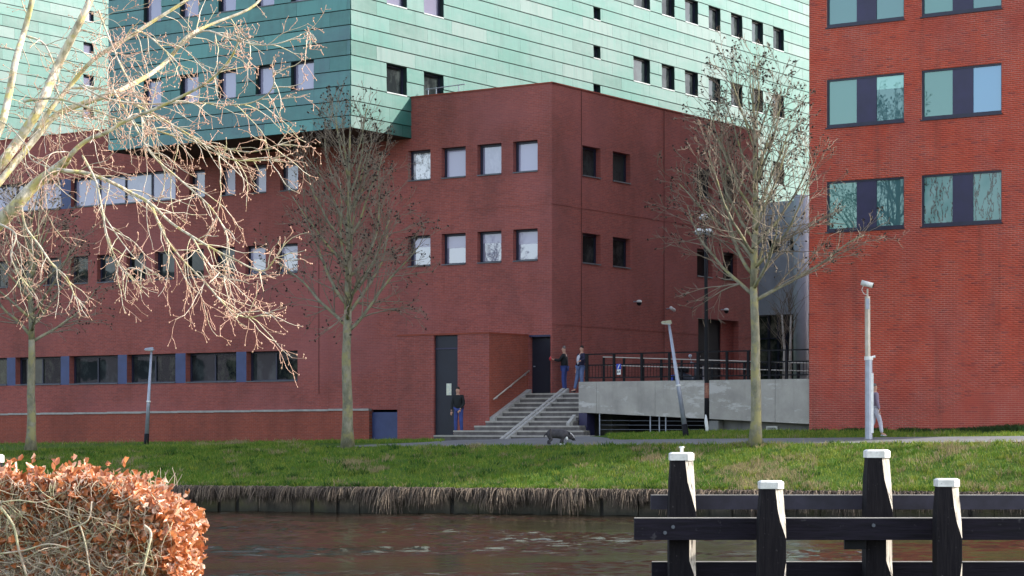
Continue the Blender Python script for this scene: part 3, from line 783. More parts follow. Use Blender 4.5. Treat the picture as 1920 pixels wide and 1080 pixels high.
sbox(b, S0 - .23, 2.43, 1.665, 1.715, -.7, -.47 + .01, top=slopez(2.45) - .06); part('bicycle_channel', b, m_cheek, stairs)
b = MB(); sbox(b, -.42, .0, 3.56, 3.69, -.3, .12, top=.42); part('cheek_wall', b, m_cheek, stairs)
hr = thing('handrail', 'slanted grey steel handrail on the brick wall beside the steps', 'handrail', spt(0, .1, .2))
b = MB(); a_ = Vector(spt(.15, .09, .98)); c_ = Vector(spt(2.45, .09, 2.06)); b.tube([a_, c_], .028, 8); part('rail', b, m_railL, hr, smooth=True)
for t in (.1, .5, .9):
    b = MB(); q_ = a_.lerp(c_, t); b.tube([q_, q_ + Vector((0, 0, -.07)), q_ + Vector((0, 0, -.09)) + Vector((dL.x, dL.y, 0)) * .088], .012, 6); part('bracket', b, m_steel, hr)
# platform (setting)
b = MB()
sbox(b, 2.405, 60, .0, 3.7, -.6, 1.215); sbox(b, .35, 60, 3.705, 14.0, .9, 1.213)
link('platform', b.mesh('platform', m_conc_dark), kind='structure')
# ramp wall
ramp = thing('concrete_ramp', 'grey concrete ramp wall with a dark gap below, between steps and red building', 'ramp', spt(0, 3.76, -.3))
RPW = Plane(Vector((2.33, 76.40)), -dL, dR)
def slab(u0, u1, z0, z1, zt_, dpt=.22, rec=0):
    b = MB(); b.hexa([RPW.p(u0, rec, z0), RPW.p(u1, rec, z1), RPW.p(u1, rec + dpt, z1), RPW.p(u0, rec + dpt, z0), RPW.p(u0, rec, zt_), RPW.p(u1, rec, zt_), RPW.p(u1, rec + dpt, zt_), RPW.p(u0, rec + dpt, zt_)]); return b
uA, uM, uM2, uE = RPW.u(1085), RPW.u(1323), RPW.u(1330), RPW.u(1519)
def zlow(u_): return .50 + (.087 - .50) * u_ / uE
for (a, c) in ((uA, RPW.u(1118)), (RPW.u(1118) + .01, RPW.u(1228)), (RPW.u(1228) + .01, uM), (uM2, RPW.u(1453)), (RPW.u(1453) + .012, uE)):
    part('wall_panel', slab(a, c, zlow(a), zlow(c), 1.565), m_conc, ramp)
part('end_post', slab(uA, RPW.u(1100), -.55, -.55, .48, .5, .02), m_panel, ramp)
part('pier', slab(uM2 - .1, RPW.u(1345), -.6, -.6, .2, .5, .05), m_conc_dark, ramp)
part('base_wall', slab(RPW.u(1345), uE, -.6, -.6, .30, .1, .45), m_conc_dark, ramp)
b = slab(RPW.u(1426), RPW.u(1447), -.30, -.30, .02, .04, .40); v = part('vent_frame', b, m_white, ramp)
for k in range(5):
    part('louvre', slab(RPW.u(1429), RPW.u(1444), -.26 + .05 * k, -.26 + .05 * k, -.235 + .05 * k, .02, .375), m_black, v)
b = MB(); RPW.hexa(b, uA, uE, .22, 1.6, 1.1, 1.21); part('deck', b, m_conc_dark, ramp)
b = MB(); RPW.hexa(b, uA, uM2, 3.4, 3.5, -.6, 1.1); part('dark_gap_back', b, m_doorv, ramp)  # black sheet paints the dark space under the ramp
for pxm in (1121, 1216, 1233, 1245):
    b = MB(); u_ = RPW.u(pxm); b.tube([RPW.p(u_, .12, -.6), RPW.p(u_, .12, zlow(u_) + .02)], .022, 6); part('prop', b, m_steel, ramp)
for k in range(3):
    b = MB(); b.tube([RPW.p(RPW.u(1121), .12, -.1 + .16 * k), RPW.p(uM, .12, -.1 + .14 * k)], .006, 4); part('wire', b, m_steel, ramp)
# railing
rl = thing('ramp_railing', 'black steel railing on top of the concrete ramp wall', 'railing', RPW.p(0, .1, 1.565))
posts = [1097, 1148, 1200, 1252, 1306, 1360, 1400, 1440, 1472, 1516]
for pxm in posts:
    b = MB(); u_ = RPW.u(pxm); s_ = .04 if pxm not in (1097, 1306) else .055; RPW.hexa(b, u_ - s_, u_ + s_, .08, .15, 1.566, 2.53); part('post', b, m_black, rl)
for zz in (2.50, 2.12, 1.68):
    b = MB(); RPW.hexa(b, uA + .18, uE - .02, .09, .13, zz, zz + .045); part('rail', b, m_black, rl)
b = MB()
for k in range(70):
    u_ = uA + .25 + k * (uE - uA - .3) / 70; RPW.hexa(b, u_ - .006, u_ + .006, .10, .115, 1.70, 2.12)
part('bars', b, m_black, rl, kind='stuff')
rl2 = thing('ramp_handrail', 'pale double handrail sloping along the ramp behind the black railing', 'railing', RPW.p(0, 1.5, 1.22))
for (zl_, zr_) in ((2.47, 2.06), (2.18, 1.80)):
    b = MB(); b.tube([RPW.p(.1, 1.45, zl_), RPW.p(uE + .6, 1.45, zr_)], .02, 6); part('rail', b, m_railL, rl2)
for k, pxm in enumerate((1132, 1170, 1206, 1240, 1278, 1336, 1363, 1396, 1425, 1455, 1497)):
    b = MB(); u_ = RPW.u(pxm, 1.5); zt_ = 2.46 - .41 * u_ / uE; RPW.hexa(b, u_ - .035, u_ + .035, 1.47, 1.53, 1.21, zt_); part('post', b, m_black, rl2)
# sign plate
m_blue = simple('sign_blue', (.02, .06, .42), rough=.4)
sg = thing('access_sign', 'small blue and white accessibility sign on the railing above the ramp', 'sign', RPW.p(RPW.u(1159), .05, 2.0))
us_ = RPW.u(1159)
b = MB(); RPW.hexa(b, us_ - .09, us_ + .09, .04, .055, 1.98, 2.17); part('blue_plate', b, m_blue, sg)
b = MB(); RPW.hexa(b, us_ - .075, us_ + .075, .04, .055, 1.80, 1.975); wp = part('white_plate', b, m_white, sg)
b = MB(); b.add([RPW.p(us_ - .05, .036, 2.0), RPW.p(us_ - .02, .036, 2.0), RPW.p(us_ + .05, .036, 2.15), RPW.p(us_ + .02, .036, 2.15)], [(0, 1, 2, 3)]); part('symbol', b, m_white, sg)
b = MB(); RPW.hexa(b, us_ - .05, us_ - .015, .034, .038, 1.85, 1.93); RPW.hexa(b, us_ + .02, us_ + .05, .034, .038, 1.87, 1.94); part('symbol', b, m_black, wp)
# poster on the tall door
b = MB(); up = BL.u(839); BL.hexa(b, up - .11, up + .11, .085, .095, BL.z(839, 741), BL.z(839, 719))
m_paper = simple('yellowed_paper', (.72, .70, .55), (.5, .55, .5), 12, .8)
solo('notice', b, m_paper, 'pale paper notice stuck on the tall dark navy door', 'notice')
# scooter behind the railing
scr = thing('parked_scooter', 'dark scooter with round mirrors parked behind the railing near the doorway', 'scooter', RPW.p(RPW.u(1288), 2.2, 1.22))
def sp3(x, y, z): c = RPW.u(1288, 2.2); return RPW.p(c + x, 2.2 + y, 1.22 + z)
b = MB(); b.tube([sp3(-.45, 0, .45), sp3(-.2, 0, .55), sp3(.1, 0, .45), sp3(.3, 0, .35), sp3(.42, 0, .6), sp3(.36, 0, .95)], [.13, .17, .15, .10, .12, .08], 8); part('body', b, m_door, scr, smooth=True)
b = MB(); b.tube([sp3(-.5, 0, .78), sp3(-.2, 0, .80), sp3(.05, 0, .74)], [.08, .12, .09], 8); part('seat', b, m_black, scr, smooth=True)
for x in (-.45, .5):
    b = MB(); 
    pts = [sp3(x + .2 * math.cos(a), 0, .22 + .2 * math.sin(a)) for a in [i * math.pi / 6 for i in range(13)]]; b.tube(pts, .045, 6, cap=False); b.tube([sp3(x, -.04, .22), sp3(x, .04, .22)], .12, 10); part('wheel', b, m_black, scr)
b = MB(); b.tube([sp3(.32, -.3, 1.02), sp3(.36, 0, .98), sp3(.32, .3, 1.02)], .018, 6); part('handlebar', b, m_steel, scr)
for y in (-.25, .25):
    b = MB(); b.tube([sp3(.33, y, 1.02), sp3(.3, y * 1.2, 1.2)], .008, 5); c_ = sp3(.3, y * 1.2, 1.24); b.ball(c_, .065, n=8); part('mirror', b, m_steel, scr)
b = MB(); b.hexa([sp3(-.6, -.12, .4), sp3(-.5, -.12, .4), sp3(-.5, .12, .4), sp3(-.6, .12, .4), sp3(-.6, -.12, .58), sp3(-.48, -.12, .6), sp3(-.48, .12, .6), sp3(-.6, .12, .58)]); part('rear_panel', b, m_blue, scr)
# roof guard rail on brick roof
grl = thing('roof_guardrail', 'thin grey guardrail on the brick roof edge in front of the copper wall', 'railing', PL.p(5, .6, TOP))
for pxm in (803, 818, 860):
    b = MB(); u_ = PL.u(pxm, .6); b.tube([PL.p(u_, .6, TOP - .34), PL.p(u_, .6, TOP + .42)], .018, 6); part('post', b, m_steel, grl)
b = MB(); b.tube([PL.p(PL.u(798, .6), .6, TOP + .38), PL.p(PL.u(872, .6), .6, TOP + .42)], .02, 6); part('rail', b, m_steel, grl)

# ------------------------------------------------------------------ wall cameras
def wall_cam(px, py, name, label, dome):
    u_ = PR.u(px); z = PR.z(px, py); t = thing(name, label, 'camera', PR.p(u_, -.1, z), 'security cameras on the side wall')
    b = MB(); b.tube([PR.p(u_, 0, z + .05), PR.p(u_, -.22, z + .05)], .025, 6); part('bracket', b, m_steel, t)
    b = MB()
    if dome: b.ball(PR.p(u_, -.25, z - .02), .1); part('dome', b, m_black, t, smooth=True); b = MB(); b.ball(PR.p(u_, -.25, z + .05), .11, sz=.6); part('cap', b, m_white, t, smooth=True)
    else: b.tube([PR.p(u_ - .2, -.3, z + .07), PR.p(u_ + .18, -.25, z - .02)], .065, 8); part('housing', b, m_white, t, smooth=True)
wall_cam(1188, 568, 'wall_camera', 'small dark dome camera on the brick side wall under the windows', True)
wall_cam(1250, 581, 'wall_camera', 'white tube camera on the brick side wall just above the leaning lamp', False)
wall_cam(1352, 583, 'wall_camera', 'dark lamp fitting over the recessed side doorway', True)

# ------------------------------------------------------------------ lamps and poles
def lamp_post(base, top, label, r, head_mat):
    t = thing('street_lamp', label, 'street lamp', base, 'slim street lamps with flat heads')
    base = Vector(base); top = Vector(top); mid = base.lerp(top, .45)
    b = MB(); b.tube([base - (top - base) * .05, base.lerp(top, .12)], r * 1.45, 10); part('base_sleeve', b, m_black, t, smooth=True)
    b = MB(); b.tube([base.lerp(top, .12), mid, top], [r * 1.2, r, r * .6], 10); part('pole', b, m_steel, t, smooth=True)
    b = MB(); b.tube([mid, base.lerp(top, .465)], r * 1.3, 10); part('collar', b, m_white, t, smooth=True)
    b = MB(); h = top + Vector((-.06, 0, .03))
    b.hexa([h + Vector(v) for v in ((-.20, -.09, -.03), (.16, -.11, -.045), (.16, .11, -.045), (-.20, .09, -.03), (-.17, -.07, .03), (.12, -.1, .07), (.12, .1, .07), (-.17, .07, .03))]); part('lamp_head', b, head_mat, t)
    b = MB(); b.hexa([h + Vector(v) for v in ((-.16, -.06, -.06), (.1, -.08, -.075), (.1, .08, -.075), (-.16, .06, -.06), (-.17, -.07, -.033), (.12, -.09, -.045), (.12, .09, -.045), (-.17, .07, -.033))]); part('diffuser', b, m_white, t)
m_head = simple('weathered_lamp_head', (.36, .34, .24), (.24, .23, .16), 8, .6)
Yl = 71.6; bx = at(1287, 818, Yl); lamp_post((bx.x, Yl, bx.z - .05), at(1254, 606, Yl), 'leaning grey street lamp with a mossy flat head before the ramp wall', .068, m_head)
Yl = 80.5; bx = at(274, 832, Yl); lamp_post((bx.x, Yl, bx.z - .05), at(284, 656, Yl), 'slim grey street lamp on the lawn left of the middle tree', .065, m_steel)
# globe lamp
Yl = 72.6; t = thing('globe_lamp', 'tall dark lamp post with globes sunlit white on top and stickers before the ramp', 'street lamp', at(1325, 818, Yl))
x_ = at(1325, 0, Yl).x
b = MB(); b.tube([(x_, Yl, -.6), (x_, Yl, 1.1), (x_ - .02, Yl, 4.5), (x_ - .05, Yl, 6.6)], [.085, .075, .06, .04], 10); part('pole', b, m_black, t, smooth=True)
m_sticker = simple('torn_sticker', (.16, .05, .045), (.30, .15, .10), 14, .8)
b = MB(); b.tube([(x_, Yl, .95), (x_, Yl, 1.45)], .079, 10, cap=False); part('sticker', b, m_sticker, t, smooth=True)
b = MB(); b.tube([(x_ - .01, Yl - .05, -.3), (x_ + .01, Yl - .05, -.05), (x_ - .02, Yl - .05, .15), (x_ - .03, Yl - .045, .40)], [.05, .06, .062, .03], 9); part('paint_patch', b, m_white, t, smooth=True)
for (dx, z) in ((-.09, 6.93), (-.24, 6.45), (.06, 6.45)):
    b = MB(); c_ = (x_ - .02 + dx + .02, Yl, z); b.ball(c_, .16, n=12, m=6, sz=.85, lo=0, hi=90); gl_ = part('globe_lit_top', b, m_white, t, smooth=True)  # white upper half paints the sun on each globe
    b = MB(); b.ball(c_, .15, n=12, m=6, lo=-90, hi=0, sz=.7); part('globe', b, m_steel, t, smooth=True)
    b = MB(); b.tube([(c_[0], Yl, z - .12), (x_ - .04, Yl, z - .28)], .018, 6); part('bracket', b, m_black, t)
# camera mast
Yl = 67.3; t = thing('camera_mast', 'grey steel mast carrying a white camera before the red brick wall', 'pole', at(1629, 842, Yl))
xx = at(1629, 0, Yl).x
zb, zm, zt_ = at(0, 850, Yl).z, at(0, 672, Yl).z, at(0, 556, Yl).z
b = MB(); b.tube([(xx, Yl, zb), (xx, Yl, zm)], .115, 8); part('lower_mast', b, m_steel, t)
b = MB(); b.tube([(xx - .03, Yl, zm), (xx - .04, Yl, zt_)], .085, 8); part('upper_mast', b, m_railL, t)
b = MB(); b.tube([(xx, Yl, zm - .05), (xx, Yl, zm + .06)], .135, 8); b.tube([(xx, Yl, zm + .02), (xx + .2, Yl - .02, zm + .06)], .04, 6); part('clamp', b, m_white, t)
b = MB(); b.box(xx + .05, xx + .13, Yl - .1, Yl + .1, at(0, 812, Yl).z, at(0, 700, Yl).z); part('sunlit_strip', b, m_white, t)  # white strip paints the sunlit right edge of the mast
b = MB(); b.box(xx - .11, xx - .0, Yl - .12, Yl - .088, at(0, 580, Yl).z, at(0, 560, Yl).z); part('junction_box', b, m_steel, t)
b = MB(); b.tube([(xx - .04, Yl, zt_), (xx - .04, Yl, zt_ + .24)], .03, 6); part('stem', b, m_railL, t)
cz = at(0, 534, Yl).z; b = MB(); b.tube([(xx - .23, Yl, cz + .07), (xx + .11, Yl - .1, cz - .03)], .085, 10); part('camera_housing', b, m_white, t, smooth=True)
b = MB(); b.tube([(xx + .108, Yl - .1, cz - .03), (xx + .13, Yl - .106, cz - .035)], .065, 10); part('lens', b, m_black, t)
b = MB(); b.tube([(xx - .15, Yl, cz), (xx - .22, Yl, cz - .15), (xx - .15, Yl, cz - .28), (xx - .06, Yl, cz - .3)], .012, 5); part('cable', b, m_white, t)

# ------------------------------------------------------------------ mooring fence
def tar_mat():
    M = NM('tarred_timber'); P = M.pos(); g = M.noise(M.scale(P, (12, 12, 1.2)), 2, 5)
    c = M.mix(M.ramp(g, .35, .7), (.006, .005, .007), (.014, .012, .014)); c = M.mix(M.ramp(M.noise(P, 25, 3), .66, .72, 0, .5), c, (.12, .11, .11))
    M.color(c); M.bump(g, .8, .015); return M.set(.8, 0, .15)
def rail_mat():
    M = NM('tarred_plank'); P = M.pos(); g = M.noise(M.scale(P, (1.2, 12, 12)), 2, 5)
    c = M.mix(M.ramp(g, .35, .7), (.016, .013, .021), (.009, .008, .011)); c = M.mix(M.ramp(M.noise(P, 9, 3), .66, .72, 0, .5), c, (.08, .075, .08))
    M.color(c); M.bump(g, .8, .015); return M.set(.8, 0, .15)
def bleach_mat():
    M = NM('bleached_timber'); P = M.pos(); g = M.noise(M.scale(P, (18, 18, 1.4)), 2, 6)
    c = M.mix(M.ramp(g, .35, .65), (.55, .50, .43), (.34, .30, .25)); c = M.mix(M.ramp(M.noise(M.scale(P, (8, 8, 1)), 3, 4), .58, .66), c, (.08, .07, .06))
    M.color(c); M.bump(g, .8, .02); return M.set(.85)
m_tar = tar_mat(); m_rail = rail_mat(); m_bleach = bleach_mat(); m_railtop = simple('lit_top_edge', (.36, .33, .30), (.25, .23, .2), 4, .8)  # rail top colour paints the thin sunlit line
def cap_mat():
    M = NM('scuffed_white_cap'); P = M.pos(); c = M.mix(M.ramp(M.noise(P, 9, 4), .4, .65), (.72, .71, .68), (.55, .54, .51))
    c = M.mix(M.ramp(M.noise(M.scale(P, (1, 1, 2)), 22, 5, .8), .60, .66, 0, .75), c, (.16, .16, .13)); M.color(c); M.bump(M.noise(P, 40, 3), .3, .005); return M.set(.6)
m_cap = cap_mat()
def mooring_post(px, wpx, ytop, Y, label, bolt=False, cuts=None):
    c = at(px, ytop, Y); W = wpx / F * Y / 2; t = thing('mooring_post', label, 'post', (c.x, Y, WZ), 'tarred mooring posts with white caps')
    zt_ = c.z - 12 / F * Y; zbot = WZ - .8
    # levels: (z, halfwidth, cut at front-right corner)
    def lev(y): return (HOR - y) / F * Y
    L = [(zt_, W * .82, .62), (lev(ytop + 55), W * .94, .56)] + cuts(lev, W)
    b = MB(); ring = []
    for (z, h, k) in L:
        k *= W; ring.append([(c.x - h, Y - h, z), (c.x + h - max(k, .004), Y - h, z), (c.x + h, Y - h + max(k * .75, .004), z), (c.x + h, Y + h, z), (c.x - h, Y + h, z)])
    for i in range(len(ring) - 1):
        vs = ring[i] + ring[i + 1]; mis = []
        for j in range(5):
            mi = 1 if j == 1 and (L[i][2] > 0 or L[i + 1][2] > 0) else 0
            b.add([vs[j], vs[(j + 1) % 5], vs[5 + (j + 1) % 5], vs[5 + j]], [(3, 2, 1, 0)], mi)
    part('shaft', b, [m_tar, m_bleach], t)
    b = MB(); h = W * .84; z0 = zt_ - .02; z1 = c.z
    prof = [(z0, h + .012), (z1 - .018, h + .012), (z1, h * .9)]; vs = []
    for z, hh in prof:
        vs += [(c.x - hh, Y - hh, z), (c.x + hh * .45, Y - hh, z), (c.x + hh, Y - hh * .45, z), (c.x + hh, Y + hh, z), (c.x - hh, Y + hh, z)]
    fs = [tuple(i * 5 + x for x in ()) for i in ()]
    for i in range(2):
        for j in range(5): fs.append((i * 5 + j, i * 5 + (j + 1) % 5, (i + 1) * 5 + (j + 1) % 5, (i + 1) * 5 + j))
    fs.append(tuple(10 + j for j in range(5))); b.add(vs, fs); part('cap', b, m_cap, t)
    if bolt:
        b = MB(); b.tube([(c.x, Y, z1), (c.x, Y, z1 + .055)], .02, 8); b.tube([(c.x, Y, z1 + .055), (c.x, Y, z1 + .075)], .033, 8); part('bolt', b, m_white, t)
Yf = 28.0
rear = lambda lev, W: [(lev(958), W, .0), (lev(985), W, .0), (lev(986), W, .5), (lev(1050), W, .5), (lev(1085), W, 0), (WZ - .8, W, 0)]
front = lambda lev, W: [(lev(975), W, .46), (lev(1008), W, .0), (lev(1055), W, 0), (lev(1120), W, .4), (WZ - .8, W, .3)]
mooring_post(1278, 50, 848, Yf, 'tall tarred post with a bolt on its white cap, left end of the mooring fence', True, rear)
mooring_post(1645, 50, 843, Yf, 'tall tarred post with white cap in front of the camera mast', False, rear)
mooring_post(1446, 50, 901, Yf - .68, 'shorter tarred post with white cap between the two tall ones', False, front)
mooring_post(1776, 47, 897, Yf - .68, 'shorter tarred post with white cap, rightmost of the mooring fence', False, front)
mooring_post(-18, 46, 852, Yf, 'tarred mooring post whose white cap edge shows at the left frame edge', False, rear)
m_rail2 = simple('greyed_tar', (.036, .031, .048), (.022, .019, .028), 5, .7)
def fence_rail(px0, y0, y1, Y, d, label):
    a = at(px0, y0, Y); z1 = at(0, y1, Y).z; t = thing('fence_rail', label, 'fence rail', (a.x, Y, z1), 'tarred rails of the mooring fence')
    b = MB(); b.box(a.x, 8.6, Y - d / 2, Y + d / 2, z1, a.z); part('beam', b, m_rail2 if y0 < 940 else m_rail, t)
    b = MB(); b.box(a.x + .004, 8.596, Y - d / 2 + .004, Y + d / 2 - .004, a.z, a.z + .010); part('lit_top_strip', b, m_railtop, t)  # pale strip stands in for sun along the rail's top edge
    return t
fence_rail(1220, 929, 955, Yf + .28, .09, 'upper tarred rail running behind the tall mooring posts')
tr_ = fence_rail(1189, 972, 1012, Yf - .32, .14, 'thick black middle rail bolted across the tall mooring posts')
fence_rail(1222, 1054, 1086, Yf + .28, .10, 'lowest tarred rail at the bottom edge of the picture')
for (px, py) in ((1262, 988), (1247, 999), (1638, 985)):
    b = MB(); c_ = at(px, py, Yf - .40); b.tube([(c_.x, Yf - .385, c_.z), (c_.x, Yf - .41, c_.z)], .024, 8); part('bolt', b, m_reveal, tr_)
b = MB(); a = at(1582, 1012, Yf - .2); b.box(a.x, a.x + .27, Yf - .26, Yf - .2, a.z - .12, a.z + .03); b.box(a.x, a.x + .06, Yf - .28, Yf - .262, a.z - .11, a.z); part('bracket', b, m_black, tr_)

# ------------------------------------------------------------------ long building that the window panes mirror
mb_ = thing('apartment_block', 'long grey apartment block on the far left outside the frame, mirrored in the window panes', 'building', (-88, 45, -.5))
m_render_wall = simple('grey_render', (.26, .24, .29), (.20, .19, .22), .3, .9)
MP = Plane(Vector((-66, 8)), Vector((-.5, .866)), Vector((-.866, -.5)))
mops = [(3 + 4.2 * i, 5.2 + 4.2 * i, .8 + 3.1 * j, 2.4 + 3.1 * j, .2) for i in range(19) for j in range(4)]
part('wall', wall_sheet(MP, 0, 84, -2.5, 12.6, mops), m_render_wall, mb_)
b = MB(); MP.hexa(b, 0, 84, .21, 12, -2.5, 12.55); part('interior', b, m_doorv, mb_)
b = MB(); MP.hexa(b, -.4, 84.4, -.4, 12.3, 12.61, 12.85); part('roof', b, m_backing, mb_)

# ------------------------------------------------------------------ trees
def bark(name, a, b_, c3, sc_=6):
    M = NM(name); P = M.pos(); n_ = M.noise(M.scale(P, (1, 1, .5)), sc_, 5, .65)
    c = M.mix(M.ramp(n_, .38, .62), a, b_); c = M.mix(M.ramp(M.noise(P, sc_ * .5, 3), .5, .62), c, c3)
    M.color(c); M.bump(n_, .5, .01); return M.set(.9, 0, .15)
m_bark = bark('mossy_bark', (.27, .25, .18), (.15, .145, .10), (.27, .245, .12))
m_twig = simple('brown_twig', (.24, .195, .145), (.155, .125, .095), 3, .9)
m_seed = simple('dark_seed_cluster', (.022, .014, .011), rough=.9)
class Tubes:
    """collects many tapering twigs into arrays"""
    def __init__(s, n=4): s.V = []; s.F = []; s.n = n; s.c = 0
    def add(s, pts, rad):
        b = MB(); b.tube(pts, rad, s.n, cap=False); o = s.c
        s.V += b.v; s.F += [[i + o for i in f] for f in b.f]; s.c += len(b.v)
    def link(s, name, mat, parent, **kw):
        if s.V: return link(name, big_mesh(name, s.V, s.F, mat, smooth=True), parent, **kw)
def rdir(rng): 
    v = Vector((rng.gauss(0, 1), rng.gauss(0, 1), rng.gauss(0, 1))); return v.normalized()
def far_tree(px, ybase, Y, H, label, seed, env, trunk_r, fork=.40, lean=0., nmain=23):
    rng = random.Random(seed); base = at(px, ybase, Y); base.z -= .12
    t = thing('bare_tree', label, 'tree', base, 'bare trees along the far path')
    # leader
    pts = []; r = []
    N = 14; off = Vector((0, 0, 0))
    for i in range(N + 1):
        f = i / N; off += Vector((rng.uniform(-.03, .03), rng.uniform(-.03, .03), 0)) * H / 10
        pts.append(base + Vector((lean * H * f, 0, H * .93 * f)) + off); r.append(trunk_r * ((1 - f) ** .8 * .95 + .05))
    r[0] *= 1.35
    kf = int(N * fork) + 1
    b = MB(); b.tube(pts[:kf + 1], r[:kf + 1], 12); part('trunk', b, m_bark, t, smooth=True)
    limbs = []; tw = Tubes(3); seeds = MB()
    b = MB(); b.tube(pts[kf:], r[kf:], 8); part('branch', b, m_bark, t, smooth=True)
    def grow(p, d, L, r0, lvl, up):
        n = max(3, int(L / .32)); seg = L / n; ps = [p.copy()]; rs = [r0]; d = d.normalized(); kids = []
        for i in range(n):
            d = (d + rdir(rng) * .15 + Vector((0, 0, up))).normalized(); p = p + d * seg; ps.append(p.copy()); rs.append(r0 * (1 - .75 * (i + 1) / n))
            if lvl < 3 and i >= 1: 
                for q_ in range(2 if rng.random() < (.42 if lvl else .8) else 1):
                    sd = (d * .9 + rdir(rng) * .75).normalized(); kids.append((p.copy(), sd, L * rng.uniform(.32, .60) * (1 - .5 * i / n), max(rs[-1] * .6, .007)))
        if lvl == 0: bb_ = MB(); bb_.tube(ps, rs, 6); part('branch', bb_, m_bark, t, smooth=True)
        else: tw.add(ps, [max(x * .9, .0068) for x in rs])
        if lvl >= 1 and rng.random() < .30:
            e = ps[-1]
            for _ in range(rng.randint(1, 3)):
                q_ = e + rdir(rng) * .025; seeds.ball(q_, rng.uniform(.014, .034), n=4, m=2)
        for k in kids: grow(k[0], k[1], k[2], k[3], lvl + 1, up * .8)
    for k in range(nmain):
        f = fork + (.9 - fork) * (k / nmain) ** 1.1; i = f * N; i0 = min(N - 1, int(i)); p = pts[i0].lerp(pts[i0 + 1], i - i0)
        az = k * 2.4 + rng.uniform(-.4, .4)
        R_ = env(f) * H; el = math.radians(27 + 42 * (f - fork) / (1 - fork) + rng.uniform(-6, 10))
        d = Vector((math.cos(az) * math.cos(el), math.sin(az) * math.cos(el), math.sin(el)))
        grow(p, d, R_ * rng.uniform(.85, 1.1), trunk_r * .42 * (1 - f) + .022, 0, (.05 + .10 * f) if f > fork + .06 else .02)
    tw.link('twigs', m_twig, t, kind='stuff'); part('seed_clusters', seeds, m_seed, t, kind='stuff')
env = lambda f: .34 - .20 * max(0, f - .45) / .55
far_tree(653, 835, 72.6, 11.6, 'bare tree with dark seed clusters standing left of the tall navy door', 3, env, .19, .36)
env2 = lambda f: .325 - .18 * max(0, f - .45) / .55
far_tree(1416, 832, 66.6, 12.3, 'bare tree with wide crown standing before the concrete ramp wall', 11, env2, .175, .39, -.0, 25)
far_tree(57, 838, 75.5, 9.6, 'bare slim tree at the left edge partly behind the sunlit branches', 5, env, .17, .42, -.005, 19)
# small birch in the passage
rng = random.Random(4); t = thing('young_tree', 'slender pale young tree in the passage beside the concrete column', 'tree', at(1472, 740, 84))
for (p0, p1) in ((1469, 1466), (1480, 1483)):
    b = MB(); b.tube([at(p0, 740, 84), at(p0 + 2, 660, 84), at(p1, 590, 84)], [.07, .06, .035], 7); part('trunk', b, simple('pale_bark', (.45, .42, .38), (.3, .27, .22), 6, .9), t, smooth=True)
tw = Tubes(3)
for k in range(60):
    p = at(rng.choice((1467, 1481)) + rng.uniform(-2, 2), rng.uniform(560, 660), 84); ps = [p]; d = Vector((rng.uniform(-.6, .6), rng.uniform(-.6, .6), .9))
    for i in range(6): d = (d + rdir(rng) * .3).normalized(); ps.append(ps[-1] + d * rng.uniform(.12, .3))
    tw.add(ps, [.012] * 3 + [.008] * 4)
tw.link('twigs', m_twig, t, kind='stuff')

